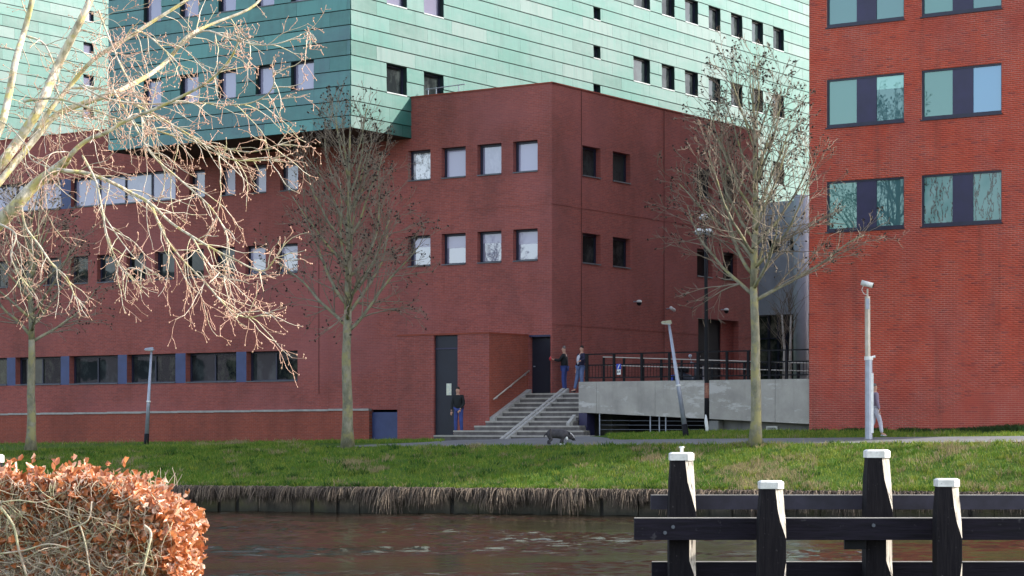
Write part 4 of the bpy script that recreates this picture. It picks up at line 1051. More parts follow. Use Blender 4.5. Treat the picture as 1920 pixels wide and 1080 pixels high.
# near tree with traced limbs
m_nbark = bark('lichen_bark', (.68, .60, .48), (.26, .22, .15), (.50, .42, .18), 18)
m_ntwig = bark('pale_twig', (.64, .57, .48), (.42, .34, .27), (.52, .46, .28), 9)  # pale tan twig colour with random variation
m_ntwig2 = simple('reddish_twig', (.58, .36, .27), (.46, .26, .19), 8, .8)
m_bud = simple('red_bud', (.36, .17, .12), (.5, .34, .24), 20, .6)
nt_ = thing('overhanging_tree', 'large sunlit bare tree reaching in from the left edge', 'tree', (-7.2, 16.0, -1.65))
rng = random.Random(21)
LIMBS = [  # (points px,py), r0, r1 in px, depth start, depth end
 ([(-330, 760), (-250, 640), (-130, 525), (-60, 470), (0, 415), (31, 384), (63, 349), (104, 318), (126, 300)], 40, 15, 16.0, 15.4),
 ([(126, 300), (140, 282), (165, 262), (200, 248), (233, 228), (300, 200), (380, 160), (415, 130), (435, 105), (447, 78)], 10, 3, 15.4, 14.6),
 ([(104, 318), (130, 321), (165, 325), (205, 340), (247, 362), (283, 382), (320, 417), (360, 443), (400, 467), (443, 488), (473, 503), (497, 507), (517, 483)], 8, 2.2, 15.4, 14.2),
 ([(283, 382), (310, 445), (345, 490), (385, 530), (415, 565), (445, 590), (470, 595), (497, 588)], 4.5, 2, 15.0, 14.2),
 ([(360, 443), (378, 475), (395, 498), (425, 522)], 4, 1.8, 14.8, 14.4),
 ([(-250, 640), (-150, 500), (-70, 400), (0, 310), (30, 270), (75, 200), (105, 130), (135, 70), (165, 10), (185, -50)], 26, 11, 16.0, 16.6),
 ([(-150, 500), (-90, 400), (-40, 320), (0, 240), (15, 185), (30, 110), (45, 60), (60, 0), (70, -60)], 20, 8, 16.2, 17.4),
 ([(-130, 525), (-60, 420), (0, 340), (60, 267), (100, 220), (140, 200), (217, 173), (280, 140), (317, 110), (350, 70), (393, 47), (467, 17), (500, -15)], 16, 4, 16.0, 17.2),
 ([(60, 258), (95, 205), (130, 163), (175, 112), (233, 75), (290, 38), (350, 0), (380, -30)], 10, 5, 16.4, 16.8),
 ([(45, 190), (80, 185), (117, 187), (167, 203), (233, 227), (300, 247), (367, 267), (417, 277), (470, 285), (520, 272)], 5.5, 2, 16.3, 15.3),
 ([(135, 165), (200, 168), (240, 190), (290, 215), (350, 250), (400, 282), (440, 300), (505, 300)], 5, 2, 16.2, 15.0),
 ([(155, 292), (180, 340), (192, 395), (203, 450), (222, 495), (236, 512)], 4.2, 1.8, 15.2, 14.6),
 ([(194, 402), (215, 435), (245, 475), (272, 500)], 3, 1.5, 15.0, 14.6),
 ([(210, 165), (240, 215), (283, 287), (333, 333), (370, 365), (400, 395), (425, 440), (430, 480)], 4.5, 2, 15.8, 14.8),
 ([(40, 385), (48, 425), (75, 462), (100, 498), (125, 520), (140, 555)], 5, 2, 15.4, 15.0),
 ([(150, 160), (200, 185), (270, 195), (345, 192), (400, 194), (455, 196), (495, 182), (513, 160), (512, 138)], 4, 2, 15.8, 14.8),
 ([(330, 95), (380, 58), (430, 72), (480, 84), (520, 82), (560, 68), (578, 58)], 4, 1.8, 16.6, 15.8),
 ([(50, 68), (85, 85), (110, 150), (105, 165), (130, 205), (190, 225)], 4, 2, 17.0, 16.0),
 ([(230, 75), (265, 60), (310, 95), (335, 120)], 4, 1.8, 16.6, 16.0),
 ([(185, 20), (200, 60), (225, 120), (250, 170), (270, 235)], 4, 2, 16.6, 15.6),
 ([(0, 420), (30, 440), (20, 480), (40, 520)], 4, 2, 15.6, 15.2),
 ([(-20, 215), (20, 240), (50, 275), (60, 300), (105, 318)], 3, 2, 16.2, 15.6),
]
def catmull(P, k=4):
    out = []; Q = [P[0]] + P + [P[-1]]
    for i in range(1, len(Q) - 2):
        a, b_, c, d = Q[i - 1], Q[i], Q[i + 1], Q[i + 2]
        for j in range(k):
            t_ = j / k; out.append(.5 * ((2 * b_) + (c - a) * t_ + (2 * a - 5 * b_ + 4 * c - d) * t_ ** 2 + (3 * b_ - a - 3 * c + d) * t_ ** 3))
    out.append(P[-1]); return out
tw = Tubes(4); tw2 = Tubes(3); buds = MB()
def ntwig(p, d, L, r0, lvl, droop):
    n = max(3, int(L / .05)); seg = L / n; ps = [p.copy()]; rs = [r0]; kids = []
    for i in range(n):
        g = -droop if i < n * .65 else droop * 1.1
        d = (d + rdir(rng) * .24 + Vector((0, 0, g))).normalized(); p = p + d * seg; ps.append(p.copy()); rs.append(max(r0 * (1 - .6 * (i + 1) / n), .0017))
        if lvl < 2 and rng.random() < (.55 if lvl == 0 else .55): 
            side = d.cross(rdir(rng)).normalized(); kids.append((p.copy(), (d * .75 + side * .8).normalized(), L * rng.uniform(.22, .45), max(rs[-1] * .65, .0022)))
        if lvl >= 1 and rng.random() < .12: buds.ball(p + rdir(rng) * .004, rng.uniform(.003, .005), n=4, m=2, sz=1.4)
    (tw if lvl == 0 else tw2).add(ps, rs)
    buds.ball(p, rng.uniform(.003, .0062), n=4, m=2, sz=1.4)
    for k in kids: ntwig(*k, lvl + 1, droop * .9)
for li, (pp, r0, r1, y0, y1) in enumerate(LIMBS):
    n = len(pp); P = [at(x, y, y0 + (y1 - y0) * i / (n - 1) + (rng.uniform(-.12, .12) if 0 < i < n - 1 else 0)) for i, (x, y) in enumerate(pp)]
    C = catmull(P, 4); m = len(C)
    rad = [((r0 + (r1 - r0) * (i / (m - 1)) ** .8) / F * C[i].y * .5 * 1.08) for i in range(m)]
    if li == 0: 
        C = [Vector((-6.6, 16.0, -1.9)), Vector((-6.2, 16, -1.0)), Vector((-5.6, 16, -.4))] + C; rad = [.26, .2, .17] + rad; m = len(C)
    b = MB(); b.tube(C, rad, 8 if r0 > 6 else 6); part('trunk' if li == 0 else 'branch', b, m_nbark if r0 > 4.2 else m_ntwig, nt_, smooth=True)
    # side shoots
    acc = 0
    step = .085 if r0 < 12 else .14
    for i in range(1, m):
        acc += (C[i] - C[i - 1]).length; f = i / (m - 1)
        while acc > step:
            acc -= step; q_ = C[i]; px = 960 + q_.x / q_.y * F; py = HOR - q_.z / q_.y * F
            if px < -60 or py < -90: continue
            d = (C[i] - C[i - 1]).normalized(); side = d.cross(rdir(rng)).normalized()
            if rng.random() < (.85 if r0 < 12 else .55):
                L = rng.uniform(.15, .56) * (1.15 - .4 * f); ntwig(q_.copy(), (d * .55 + side * .8 + Vector((0.15, 0, -.1))).normalized(), L, rng.uniform(.0028, .0052), 0, rng.uniform(.05, .16))
    if r1 < 5: 
        for _ in range(4): ntwig(C[-1].copy(), ((C[-1] - C[-2]).normalized() + rdir(rng) * .5).normalized(), rng.uniform(.12, .3), .0035, 0, .08)
tw.link('twigs', m_ntwig, nt_, kind='stuff'); tw2.link('fine_twigs', m_ntwig2, nt_, kind='stuff'); part('buds', buds, m_bud, nt_, kind='stuff')

# ------------------------------------------------------------------ beech hedge
def leaf_mat():
    M = NM('copper_beech_leaf'); at_ = M.n('ShaderNodeAttribute', attribute_name='tint')
    c = M.mix(M.ramp(at_.outputs['Fac'], 0, .6), (.42, .13, .05), (.66, .24, .09)); c = M.mix(M.ramp(at_.outputs['Fac'], .6, 1.), c, (.85, .62, .47)); c = M.mix(M.ramp(M.noise(M.pos(), 60, 3), .5, .7, 0, .5), c, (.30, .13, .07)); M.color(c); M.set(.3, 0, .9)
    tr_n = M.n('ShaderNodeBsdfTranslucent'); M.l(c, tr_n.inputs[0]); mx = M.n('ShaderNodeMixShader'); mx.inputs[0].default_value = .35
    M.l(M.b.outputs[0], mx.inputs[1]); M.l(tr_n.outputs[0], mx.inputs[2]); M.l(mx.outputs[0], M.t.nodes['Material Output'].inputs[0]); return M.m
m_leaf = leaf_mat()
hg = thing('beech_hedge', 'clipped hedge full of dry orange beech leaves in the lower left corner', 'hedge', (-3.9, 15.0, -1.65))
rng = random.Random(9)
HX0, HX1, HY0, HY1 = -6.0, -2.20, 14.3, 15.7
def hedge_ok(x, y, z):
    # rounded end and top
    e = (x - (HX1 - .7)) / .7; top = -.335 + .05 * mnoise.noise(Vector((x * 5, y * 3, 0))) + .045 * mnoise.noise(Vector((x * 17, y * 9, 3)))
    zt_ = top - (max(0, e) ** 2.2) * .26
    endx = HX1 + .10 * mnoise.noise(Vector((z * 6, y * 4, 8))) + .06 * mnoise.noise(Vector((z * 17, y * 9, 5)))
    return z < zt_ and x < endx
tint = []; V = []; Fc = []
nl = 0
while nl < 17000:
    u_ = rng.random()
    if u_ < .62: x, y, z = rng.uniform(-3.9, HX1), HY0 + abs(rng.gauss(0, .14)), rng.uniform(-1.35, -.28)
    elif u_ < .8: x, y, z = rng.uniform(-3.9, HX1), rng.uniform(HY0, HY1), rng.uniform(-.5, -.27)
    else: x, y, z = HX1 - abs(rng.gauss(0, .15)), rng.uniform(HY0, HY1), rng.uniform(-1.35, -.3)
    if not hedge_ok(x, y, z): continue
    px = 960 + x / y * F; py = HOR - z / y * F
    dens = .35 + .65 * min(1, max(0, (px - 150) / 180)) + .5 * max(0, 1 - (py - 880) / 90)
    if mnoise.noise(Vector((x * 4, y * 4, z * 4))) > .12: dens *= .3
    if px < 230 and py > 960: dens *= .45
    if rng.random() > dens: nl += .3; continue
    nl += 1
    c = Vector((x, y, z)); a = rdir(rng); a.z -= .6; a.normalize(); s_ = a.cross(rdir(rng)).normalized(); nrm = a.cross(s_)
    L = rng.uniform(.036, .078); wd = L * rng.uniform(.22, .36); cu = L * rng.uniform(-.5, .5); o_ = len(V)
    V += [c, c + a * L * .35 + s_ * wd + nrm * cu, c + a * L * .75 + s_ * wd * .7 + nrm * cu * 1.5, c + a * L, c + a * L * .75 - s_ * wd * .7 + nrm * cu * 1.5, c + a * L * .35 - s_ * wd + nrm * cu, c + a * L * .5]
    Fc += [(o_, o_ + 1, o_ + 6), (o_ + 1, o_ + 2, o_ + 6), (o_ + 2, o_ + 3, o_ + 6), (o_ + 3, o_ + 4, o_ + 6), (o_ + 4, o_ + 5, o_ + 6), (o_ + 5, o_, o_ + 6)]
    tt = rng.random() ** 1.3; tint += [tt] * 7
for k in range(110):   # leafy sprigs reaching out of the clipped face
    top = k < 60; x = rng.uniform(-3.9, HX1 - .1) if top else HX1 - .08; y = rng.uniform(HY0, HY0 + .5)
    z = -.38 - max(0, (x - (HX1 - .7)) / .7) ** 2.2 * .26 if top else rng.uniform(-1.3, -.55)
    p = Vector((x, y, z)); d = Vector((rng.uniform(-.3, .6), -.1, 1)) if top else Vector((1, -.1, rng.uniform(-.3, .7)))
    for i in range(rng.randint(3, 6)):
        p = p + (d.normalized() + rdir(rng) * .3) * .028; a = (d.normalized() * .5 + rdir(rng)).normalized(); s_ = a.cross(rdir(rng)).normalized(); nrm = a.cross(s_); L = rng.uniform(.035, .07); wd = L * .28; cu = L * rng.uniform(-.5, .5); o_ = len(V)
        V += [p, p + a * L * .35 + s_ * wd + nrm * cu, p + a * L * .75 + s_ * wd * .7 + nrm * cu * 1.5, p + a * L, p + a * L * .75 - s_ * wd * .7 + nrm * cu * 1.5, p + a * L * .35 - s_ * wd + nrm * cu, p + a * L * .5]
        Fc += [(o_, o_ + 1, o_ + 6), (o_ + 1, o_ + 2, o_ + 6), (o_ + 2, o_ + 3, o_ + 6), (o_ + 3, o_ + 4, o_ + 6), (o_ + 4, o_ + 5, o_ + 6), (o_ + 5, o_, o_ + 6)]; tint += [rng.random()] * 7
me = big_mesh('leaves', [tuple(v) for v in V], Fc, m_leaf); ad = me.attributes.new('tint', 'FLOAT', 'POINT'); ad.data.foreach_set('value', tint)
link('leaves', me, hg, kind='stuff')
tw = Tubes(4); m_htwig = bark('hedge_twig', (.55, .46, .37), (.30, .23, .18), (.44, .40, .26), 12)
for k in range(3000):
    x = rng.uniform(-3.9, HX1 - .05); y = rng.uniform(HY0 + .02, HY1 - .3) if rng.random() < .35 else HY0 + abs(rng.gauss(.05, .08)); z = rng.uniform(-1.3, -.42)
    if not hedge_ok(x, y, z): continue
    p = Vector((x, y, z)); d = rdir(rng); d.z = abs(d.z) * .8; d.y *= .4; d.normalize(); ps = [p]; n = rng.randint(4, 10); r0 = rng.uniform(.0016, .005)
    for i in range(n):
        d = (d + rdir(rng) * .35 + Vector((0, 0, .03))).normalized(); q_ = ps[-1] + d * rng.uniform(.025, .05)
        if not hedge_ok(q_.x, q_.y, q_.z - .012): d.z = -abs(d.z); d.x = -abs(d.x); q_ = ps[-1] + d * .03
        ps.append(q_)
    tw.add(ps, [r0 * (1 - .6 * i / n) for i in range(n + 1)])
for k in range(90):    # shoots poking out of the top and end
    x = rng.uniform(-3.9, HX1 - .05); y = rng.uniform(HY0, HY0 + .7); top = k < 60
    p = Vector((x, y, -.40)) if top else Vector((HX1 - .12, y, rng.uniform(-1.2, -.4))); d = Vector((rng.uniform(-.4, .5), 0, 1)) if top else Vector((1, 0, rng.uniform(-.2, .7))); ps = [p]
    for i in range(5): d = (d.normalized() + rdir(rng) * .25).normalized(); ps.append(ps[-1] + d * rng.uniform(.010, .032))
    tw.add(ps, [.0022, .002, .0018, .0016, .0014, .0012])
tw.link('twigs', m_htwig, hg, kind='stuff')
for (pp, r) in (([(0, 1038), (45, 1032), (90, 1020), (130, 1028)], 4), ([(100, 1005), (135, 990), (165, 975), (172, 940)], 3.5), ([(265, 1080), (275, 1040), (283, 1000), (270, 985)], 6), ([(150, 985), (160, 1020), (170, 1080)], 4), ([(0, 950), (25, 985), (35, 1030), (50, 1080)], 6), ([(0, 942), (35, 938), (70, 942), (100, 935)], 3)):
    b = MB(); b.tube(catmull([at(x, y, 14.22) for x, y in pp], 4), r / F * 14.2 * .42, 7); part('stem', b, m_htwig, hg, smooth=True)
b = MB()
for k in range(14): x = -5.8 + k * .27; b.tube([(x, 15, -1.7), (x + rng.uniform(-.1, .1), 15, -1.0), (x + rng.uniform(-.2, .2), 15.1, -.5)], [.02, .015, .006], 6)
part('stems', b, m_htwig, hg, kind='stuff')

# ------------------------------------------------------------------ grass
def blades(name, pts, hts, wds, leans, mats, mi):
    """pts (N,3); each blade is a bent strip of 2 quads"""
    N = len(pts); P = np.asarray(pts); h = np.asarray(hts)[:, None]; wd = np.asarray(wds)[:, None]; ln = np.asarray(leans)
    an = np.random.rand(N) * 2 * math.pi; s_ = np.stack([np.cos(an), np.sin(an) * .5, np.zeros(N)], 1)
    z = np.array([[0, 0, 1.]])
    m = P + z * h * .55 + ln * h * .35; t = P + z * h * (1 - .25 * np.linalg.norm(ln, axis=1, keepdims=True)) + ln * h
    V = np.stack([P - s_ * wd, P + s_ * wd, m - s_ * wd * .7, m + s_ * wd * .7, t], 1).reshape(-1, 3)
    b_ = (np.arange(N) * 5)[:, None]
    F3 = np.concatenate([b_ + np.array([[0, 1, 3]]), b_ + np.array([[0, 3, 2]]), b_ + np.array([[2, 3, 4]])], 0)
    return big_mesh(name, V, F3, mats, np.concatenate([mi, mi, mi]))
def blade_mat(name, a, b_):
    M = NM(name); c = M.mix(M.ramp(M.noise(M.pos(), 2.6, 5, .7), .38, .62), a, b_); c = M.mix(M.ramp(M.noise(M.pos(), .7, 3), .5, .7, 0, .55), c, tuple(x * .5 for x in a)); M.color(c); M.set(.6, 0, .25)
    tr_n = M.n('ShaderNodeBsdfTranslucent'); M.l(c, tr_n.inputs[0]); mx = M.n('ShaderNodeMixShader'); mx.inputs[0].default_value = .35
    M.l(M.b.outputs[0], mx.inputs[1]); M.l(tr_n.outputs[0], mx.inputs[2]); M.l(mx.outputs[0], M.t.nodes['Material Output'].inputs[0]); return M.m
m_g1 = blade_mat('grass_green', (.065, .165, .014), (.15, .23, .03)); m_g2 = blade_mat('grass_yellow_green', (.27, .30, .045), (.16, .22, .03)); m_g3 = blade_mat('dry_straw', (.36, .29, .15), (.26, .20, .11))
rng = random.Random(2)
pts = []; hh = []; ww = []; ll = []; mi = []
Nb = 0
while Nb < 190000:
    Y = rng.uniform(59, 78) if rng.random() < .93 else rng.uniform(70, 98); X = rng.uniform(-.26 * Y, .25 * Y)
    q_ = Yq(X)
    if Y < q_ + .02: continue
    pn = Yp(X)
    if X > -6.8 and pn < Y < pn + 2.6: continue
    if -2.4 < X < 3.2 and pn < Y: continue
    Nb += 1
    v = Vector((X, Y))
    if (v - C0).dot(dR) > -.25 and Y > 78 and X < 1: continue
    if (v - R0).dot(dR) > -.02 and X > 9.2: continue
    if Y > pn + 2.6 and X > 3 and (v - Vector((2.33, 76.4))).dot(dR) > .0: continue
    z = ground_z(X, Y); n1 = mnoise.noise(Vector((X * .35, Y * .5, 7))); n2 = mnoise.noise(Vector((X * 1.3, Y * 1.6, 2)))
    dry = n1 * .8 + n2 * .5 + (.22 if Y < q_ + .7 else 0) + (.25 if 5 < X < 9 and Y < pn else -.08)
    k = 2 if dry + rng.uniform(-.15, .15) > .42 else (1 if rng.random() < .42 + .2 * (X > 6) else 0)
    n3 = mnoise.noise(Vector((X * 3.1, Y * 3.5, 4))); h = rng.uniform(.05, .12) * (1 + .9 * max(0, n2) + 1.3 * max(0, n3)) * (1.35 if k == 2 else 1)
    pts.append((X, Y, z - .01)); hh.append(h); ww.append(rng.uniform(.006, .013)); mi.append(k)
    a = rng.uniform(0, 2 * math.pi); l_ = rng.uniform(.1, .9); ll.append((math.cos(a) * l_, math.sin(a) * l_, 0))
for k in range(1500):
    X = rng.uniform(-17, 17); q_ = Yq(X); pn = Yp(X); Y = rng.uniform(q_ + .05, max(pn - .1, q_ + 1)) if rng.random() < .8 else q_ + rng.uniform(.0, .35)
    kind = rng.choice((0, 0, 0, 1, 1, 2, 2, 3)) if X > 4 else rng.choice((0, 0, 0, 0, 1, 2, 3, 3)); R_ = rng.uniform(.06, .22); hb = rng.uniform(.11, .24)
    for _ in range(rng.randint(14, 40)):
        a = rng.uniform(0, 6.283); r_ = R_ * rng.random() ** .5; x, y = X + r_ * math.cos(a) * 1.4, Y + r_ * math.sin(a)
        if y < Yq(x) - .1 or (x > -6.8 and Yp(x) < y): continue
        pts.append((x, y, ground_z(x, max(y, Yq(x))) - .01)); hh.append(hb * rng.uniform(.5, 1.1)); ww.append(rng.uniform(.007, .014)); mi.append(kind)
        l_ = rng.uniform(.2, 1.0); ll.append((math.cos(a) * l_, math.sin(a) * l_, 0))
m_g4 = blade_mat('grass_dark', (.025, .075, .012), (.04, .10, .015))
link('grass', blades('grass', pts, hh, ww, ll, [m_g1, m_g2, m_g3, m_g4], np.array(mi)), kind='stuff')
# dead grass hanging over the quay
tw = Tubes(3); tw_b = Tubes(3)
for k in range(20000):
    u_ = rng.uniform(-21, 20); c = mnoise.noise(Vector((u_ * .9, 5, 1))) + (.3 if u_ > -5 else .08)
    if c < -.15 and rng.random() < .55: continue
    X, Y, _ = qpt(u_, rng.uniform(-.3, .15), 0); p = Vector((X, Y, -1.84 + rng.uniform(-.03, .04))); L = rng.uniform(.14, .72) * max(.35, .9 + c * 1.0 + .5 * mnoise.noise(Vector((u_ * 3.3, 2, 9))))
    d = Vector((rng.uniform(-.5, .5), -.9, rng.uniform(.0, .7))); ps = [p]
    for i in range(5): d = (d.normalized() + Vector((rng.uniform(-.12, .12), -.02, -.42))).normalized(); ps.append(ps[-1] + d * L / 5)
    (tw if rng.random() < .30 else tw_b).add(ps, [.011, .011, .010, .008, .006, .004])
m_dead = simple('dead_grass', (.26, .20, .14), (.15, .115, .085), 2, .9); m_dead2 = simple('brown_dead_grass', (.13, .095, .07), (.06, .045, .034), 2, .9)
dg = Tubes(3); link('dead_grass', big_mesh('dead_grass', tw.V + tw_b.V, tw.F + [[i + tw.c for i in f] for f in tw_b.F], [m_dead, m_dead2], [0] * len(tw.F) + [1] * len(tw_b.F), smooth=True), kind='stuff')
# weeds against the right building
pts = []; hh = []; ww = []; ll = []
for k in range(2600):
    f = rng.random() ** .6; u_ = f * 7.4; X, Y, _ = RP.p(u_, -rng.uniform(.03, .35), 0)
    if mnoise.noise(Vector((u_ * 1.5, 0, 0))) < -.15 + .0 * f and u_ < 5.5: continue
    pts.append((X, Y, ground_z(X, Y) - .01)); hh.append(rng.uniform(.08, .2) * (1 + 1.0 * max(0, (u_ - 5.3) / 2))); ww.append(rng.uniform(.012, .03)); a = rng.uniform(0, 6.28); ll.append((math.cos(a) * .5, math.sin(a) * .5, 0))
m_weed = blade_mat('weed_leaf', (.03, .07, .02), (.045, .085, .025))
link('weeds', blades('weeds', pts, hh, ww, ll, [m_weed], np.zeros(len(pts), int)), kind='stuff')
# stalks on the near bank poking into the frame
tw = Tubes(4)
for k in range(60):
    px = rng.uniform(385, 560) if k < 48 else rng.uniform(420, 900); Y = 20.5; p = at(px, 1096, Y); p.z = -1.78; d = Vector((rng.uniform(-.3, .3), 0, 1)); ps = [p]; L = rng.uniform(.25, .42) * (1 if k < 48 else .85)
    bd = rng.choice((-1, 1)) * rng.uniform(.1, .3)
    for i in range(7): d = (d.normalized() + Vector((bd, 0, -.1 * i / 3))).normalized(); ps.append(ps[-1] + d * L / 7)
    tw.add(ps, [.0035] * 5 + [.0028, .002, .0015])
link('reed_stalks', big_mesh('reed_stalks', tw.V, tw.F, m_g3, smooth=True), kind='stuff')

# ------------------------------------------------------------------ people and dog (skin-modifier figures)
def skin_mesh(name, nodes, edges, mats, sub=2, root=0):
    """nodes: list of (x,y,z,r)"""
    me = bpy.data.meshes.new(name); me.from_pydata([n[:3] for n in nodes], edges, [])
    o = bpy.data.objects.new(name, me); COL.objects.link(o)
    o.modifiers.new('skin', 'SKIN'); 
    if not me.skin_vertices: me.skin_vertices.new()
    for i, n in enumerate(nodes):
        r = n[3]; r = r if hasattr(r, '__len__') else (r, r)
        me.skin_vertices[0].data[i].radius = r; me.skin_vertices[0].data[i].use_root = (i == root)
    sb = o.modifiers.new('sub', 'SUBSURF'); sb.levels = sub; sb.render_levels = sub
    dg_ = bpy.context.evaluated_depsgraph_get(); dg_.update(); ev = o.evaluated_get(dg_); m2 = bpy.data.meshes.new_from_object(ev)
    bpy.data.objects.remove(o); bpy.data.meshes.remove(me)
    m2.name = name; m2.materials.clear(); m2.materials.append(mats)
    m2.polygons.foreach_set('use_smooth', [True] * len(m2.polygons)); return m2
m_skin = simple('skin', (.50, .28, .20), (.44, .24, .17), 8, .5, obj=True)
def cloth(n, c): return simple(n, c, tuple(x * .7 for x in c), 6, .85, obj=True, bump=.2)
def person(loc, rz, label, hgt, jacket, trousers, hair, shoes, P):
    t = thing('person', label, 'person', loc); k = hgt / 1.8
    hipL, hipR = Vector((.09, 0, .95)), Vector((-.09, 0, .95)); pel = Vector((0, 0, 1.0)); lean = P.get('lean', (0, 0))
    waist = Vector((lean[0] * .3, lean[1] * .3, 1.12)); chest = Vector((lean[0] * .7, lean[1] * .7, 1.36)); neck = Vector((lean[0], lean[1], 1.52)); 
    hd = Vector(P.get('head', (0, .02))).to_3d() if False else Vector((lean[0] + P.get('head', (0, .02))[0], lean[1] + P.get('head', (0, .02))[1], 1.66))
    top = hd + Vector((0, 0, .07))
    shL, shR = chest + Vector((.17, 0, .08)), chest + Vector((-.17, 0, .08))
    eL, eR = shL + Vector(P.get('eL', (.06, .02, -.29))), shR + Vector(P.get('eR', (-.06, .02, -.29)))
    wL, wR = eL + Vector(P.get('wL', (.01, .06, -.26))), eR + Vector(P.get('wR', (-.01, .06, -.26)))
    kL, kR = hipL + Vector(P.get('kL', (.02, .03, -.44))), hipR + Vector(P.get('kR', (-.02, .03, -.44)))
    aL, aR = kL + Vector(P.get('aL', (.01, -.04, -.42))), kR + Vector(P.get('aR', (-.01, -.04, -.42)))
    tL, tR = aL + Vector((.02, .15, -.05)), aR + Vector((-.02, .15, -.05))
    M3 = Matrix.Translation(loc) @ Matrix.Rotation(rz, 4, 'Z') @ Matrix.Scale(k, 4)
    def W(n): 
        v = M3 @ Vector(n[:3]); r = n[3]; r = (r[0] * k, r[1] * k) if hasattr(r, '__len__') else r * k; return (v.x, v.y, v.z, r)
    def mk(name, nodes, edges, mat, sub=2): 
        me = skin_mesh(name, [W((*n[0], n[1])) for n in nodes], edges, mat, sub); return link(name, me, t)
    mk('body', [(pel, (.13, .10)), (waist, (.12, .09)), (chest, (.15, .10)), (neck, .052), (hd, (.078, .09)), (top, (.065, .075)),
                (shL, .058), (eL, .043), (wL, .030), (shR, .058), (eR, .043), (wR, .030), (hipL, .085), (kL, .058), (aL, .04), (tL, .035), (hipR, .085), (kR, .058), (aR, .04), (tR, .035)],
       [(0, 1), (1, 2), (2, 3), (3, 4), (4, 5), (2, 6), (6, 7), (7, 8), (2, 9), (9, 10), (10, 11), (0, 12), (12, 13), (13, 14), (14, 15), (0, 16), (16, 17), (17, 18), (18, 19)], m_skin)
    jw = .03 if not P.get('slim') else .015
    mk('jacket', [(pel + Vector((0, 0, -.08)), (.15 + jw * .5, .12 + jw * .5)), (waist, (.145 + jw, .13 + jw)), (chest, (.17 + jw, .14 + jw)), (neck + Vector((0, 0, -.04)), .07),
                  (shL, .075), (eL, .06), (wL + (eL - wL) * .12, .045), (shR, .075), (eR, .06), (wR + (eR - wR) * .12, .045)], [(0, 1), (1, 2), (2, 3), (2, 4), (4, 5), (5, 6), (2, 7), (7, 8), (8, 9)], jacket)
    mk('trousers', [(pel, (.14, .115)), (hipL, .10), (kL, .076), (aL + Vector((0, 0, .02)), .06), (hipR, .10), (kR, .076), (aR + Vector((0, 0, .02)), .06)], [(0, 1), (1, 2), (2, 3), (0, 4), (4, 5), (5, 6)], trousers)
    for (a, c) in ((aL, tL), (aR, tR)):
        mk('shoe', [(a + Vector((0, -.05, -.05)), (.045, .04)), (a + Vector((0, .03, -.055)), (.045, .035)), (c + Vector((0, .02, -.02)), (.04, .025))], [(0, 1), (1, 2)], shoes)
    mk('hair', [(hd + Vector((0, -.05, .0)), (.075, .06)), (hd + Vector((0, -.02, .08)), (.082, .085)), (hd + Vector((0, .03, .105)), (.07, .055))], [(0, 1), (1, 2)], hair)
    mk('nose', [(hd + Vector((0, .085, .0)), .012), (hd + Vector((0, .105, -.015)), .014)], [(0, 1)], m_skin, 1)
    for sx in (-.03, .03): mk('eye', [(hd + Vector((sx, .082, .02)), .008), (hd + Vector((sx, .088, .02)), .008)], [(0, 1)], m_black, 1)
    for (w_, e_) in ((wL, eL), (wR, eR)):
        d = (w_ - e_).normalized(); s_ = d.cross(Vector((0, 1, 0))); s_ = s_.normalized() if s_.length > .1 else Vector((1, 0, 0)); n_ = d.cross(s_)
        nodes = [(w_, .026), (w_ + d * .07, (.036, .018))]; ed = [(0, 1)]
        for f_ in range(4):
            o_ = s_ * (-.026 + .017 * f_); L_ = (.07, .08, .075, .058)[f_]; i = len(nodes)
            nodes += [(w_ + d * .09 + o_, .0095), (w_ + d * (.09 + L_ * .5) + o_ + n_ * .01, .009), (w_ + d * (.09 + L_ * .85) + o_ + n_ * .03, .008)]; ed += [(1, i), (i, i + 1), (i + 1, i + 2)]
        i = len(nodes); nodes += [(w_ + d * .05 - s_ * .045, .011), (w_ + d * .09 - s_ * .055 + n_ * .02, .009)]; ed += [(0, i), (i, i + 1)]
        mk('hand', nodes, ed, m_skin, 1)
    return t, M3, dict(wL=wL, wR=wR, chest=chest)
jk = cloth('black_cloth', (.012, .014, .016)); jn = cloth('navy_cloth', (.018, .016, .045)); jl = cloth('lavender_cloth', (.26, .20, .27))
blue = cloth('blue_denim', (.045, .07, .24)); lblue = cloth('light_denim', (.12, .17, .32)); wh = cloth('white_cloth', (.6, .6, .68)); hairb = cloth('brown_hair', (.03, .02, .015)); hairg = cloth('grey_hair', (.18, .15, .14)); shb = cloth('dark_shoe', (.02, .02, .03))
p1 = spt(-.55, -.95, -.301)
person(p1, math.radians(160), 'person in black jacket and blue jeans standing before the tall navy door', 1.74, jk, blue, hairb, shb, {'lean': (.02, .03), 'wR': (.10, .12, -.20)})
p2 = spt(2.75, 1.45, 1.222)
t2, M2, K2 = person(p2, math.radians(75), 'person in black jacket at the top of the steps holding a red object', 1.74, jk, blue, hairg, shb, {'eR': (-.05, .14, -.22), 'wR': (.05, .24, .06), 'eL': (.05, .16, -.2), 'wL': (-.08, .22, .02), 'lean': (0, .02)})
p3 = spt(2.25, 2.45, 1.222)
t3, M3_, K3 = person(p3, math.radians(125), 'person in open navy jacket, white shirt and light jeans at the stair top', 1.72, jn, lblue, hairb, shb, {'kL': (.03, .08, -.43), 'aL': (.05, .06, -.41), 'lean': (-.03, -.05), 'eR': (-.12, .10, -.2), 'wR': (.0, .2, -.05)})
b = MB(); c_ = K3['chest'] + Vector((0, .11, -.13)); c_ = M3_ @ c_; b.ball(c_, .1, sx=1.0, sy=.75, sz=2.0, n=10, m=7); part('shirt', b, wh, t3, smooth=True)
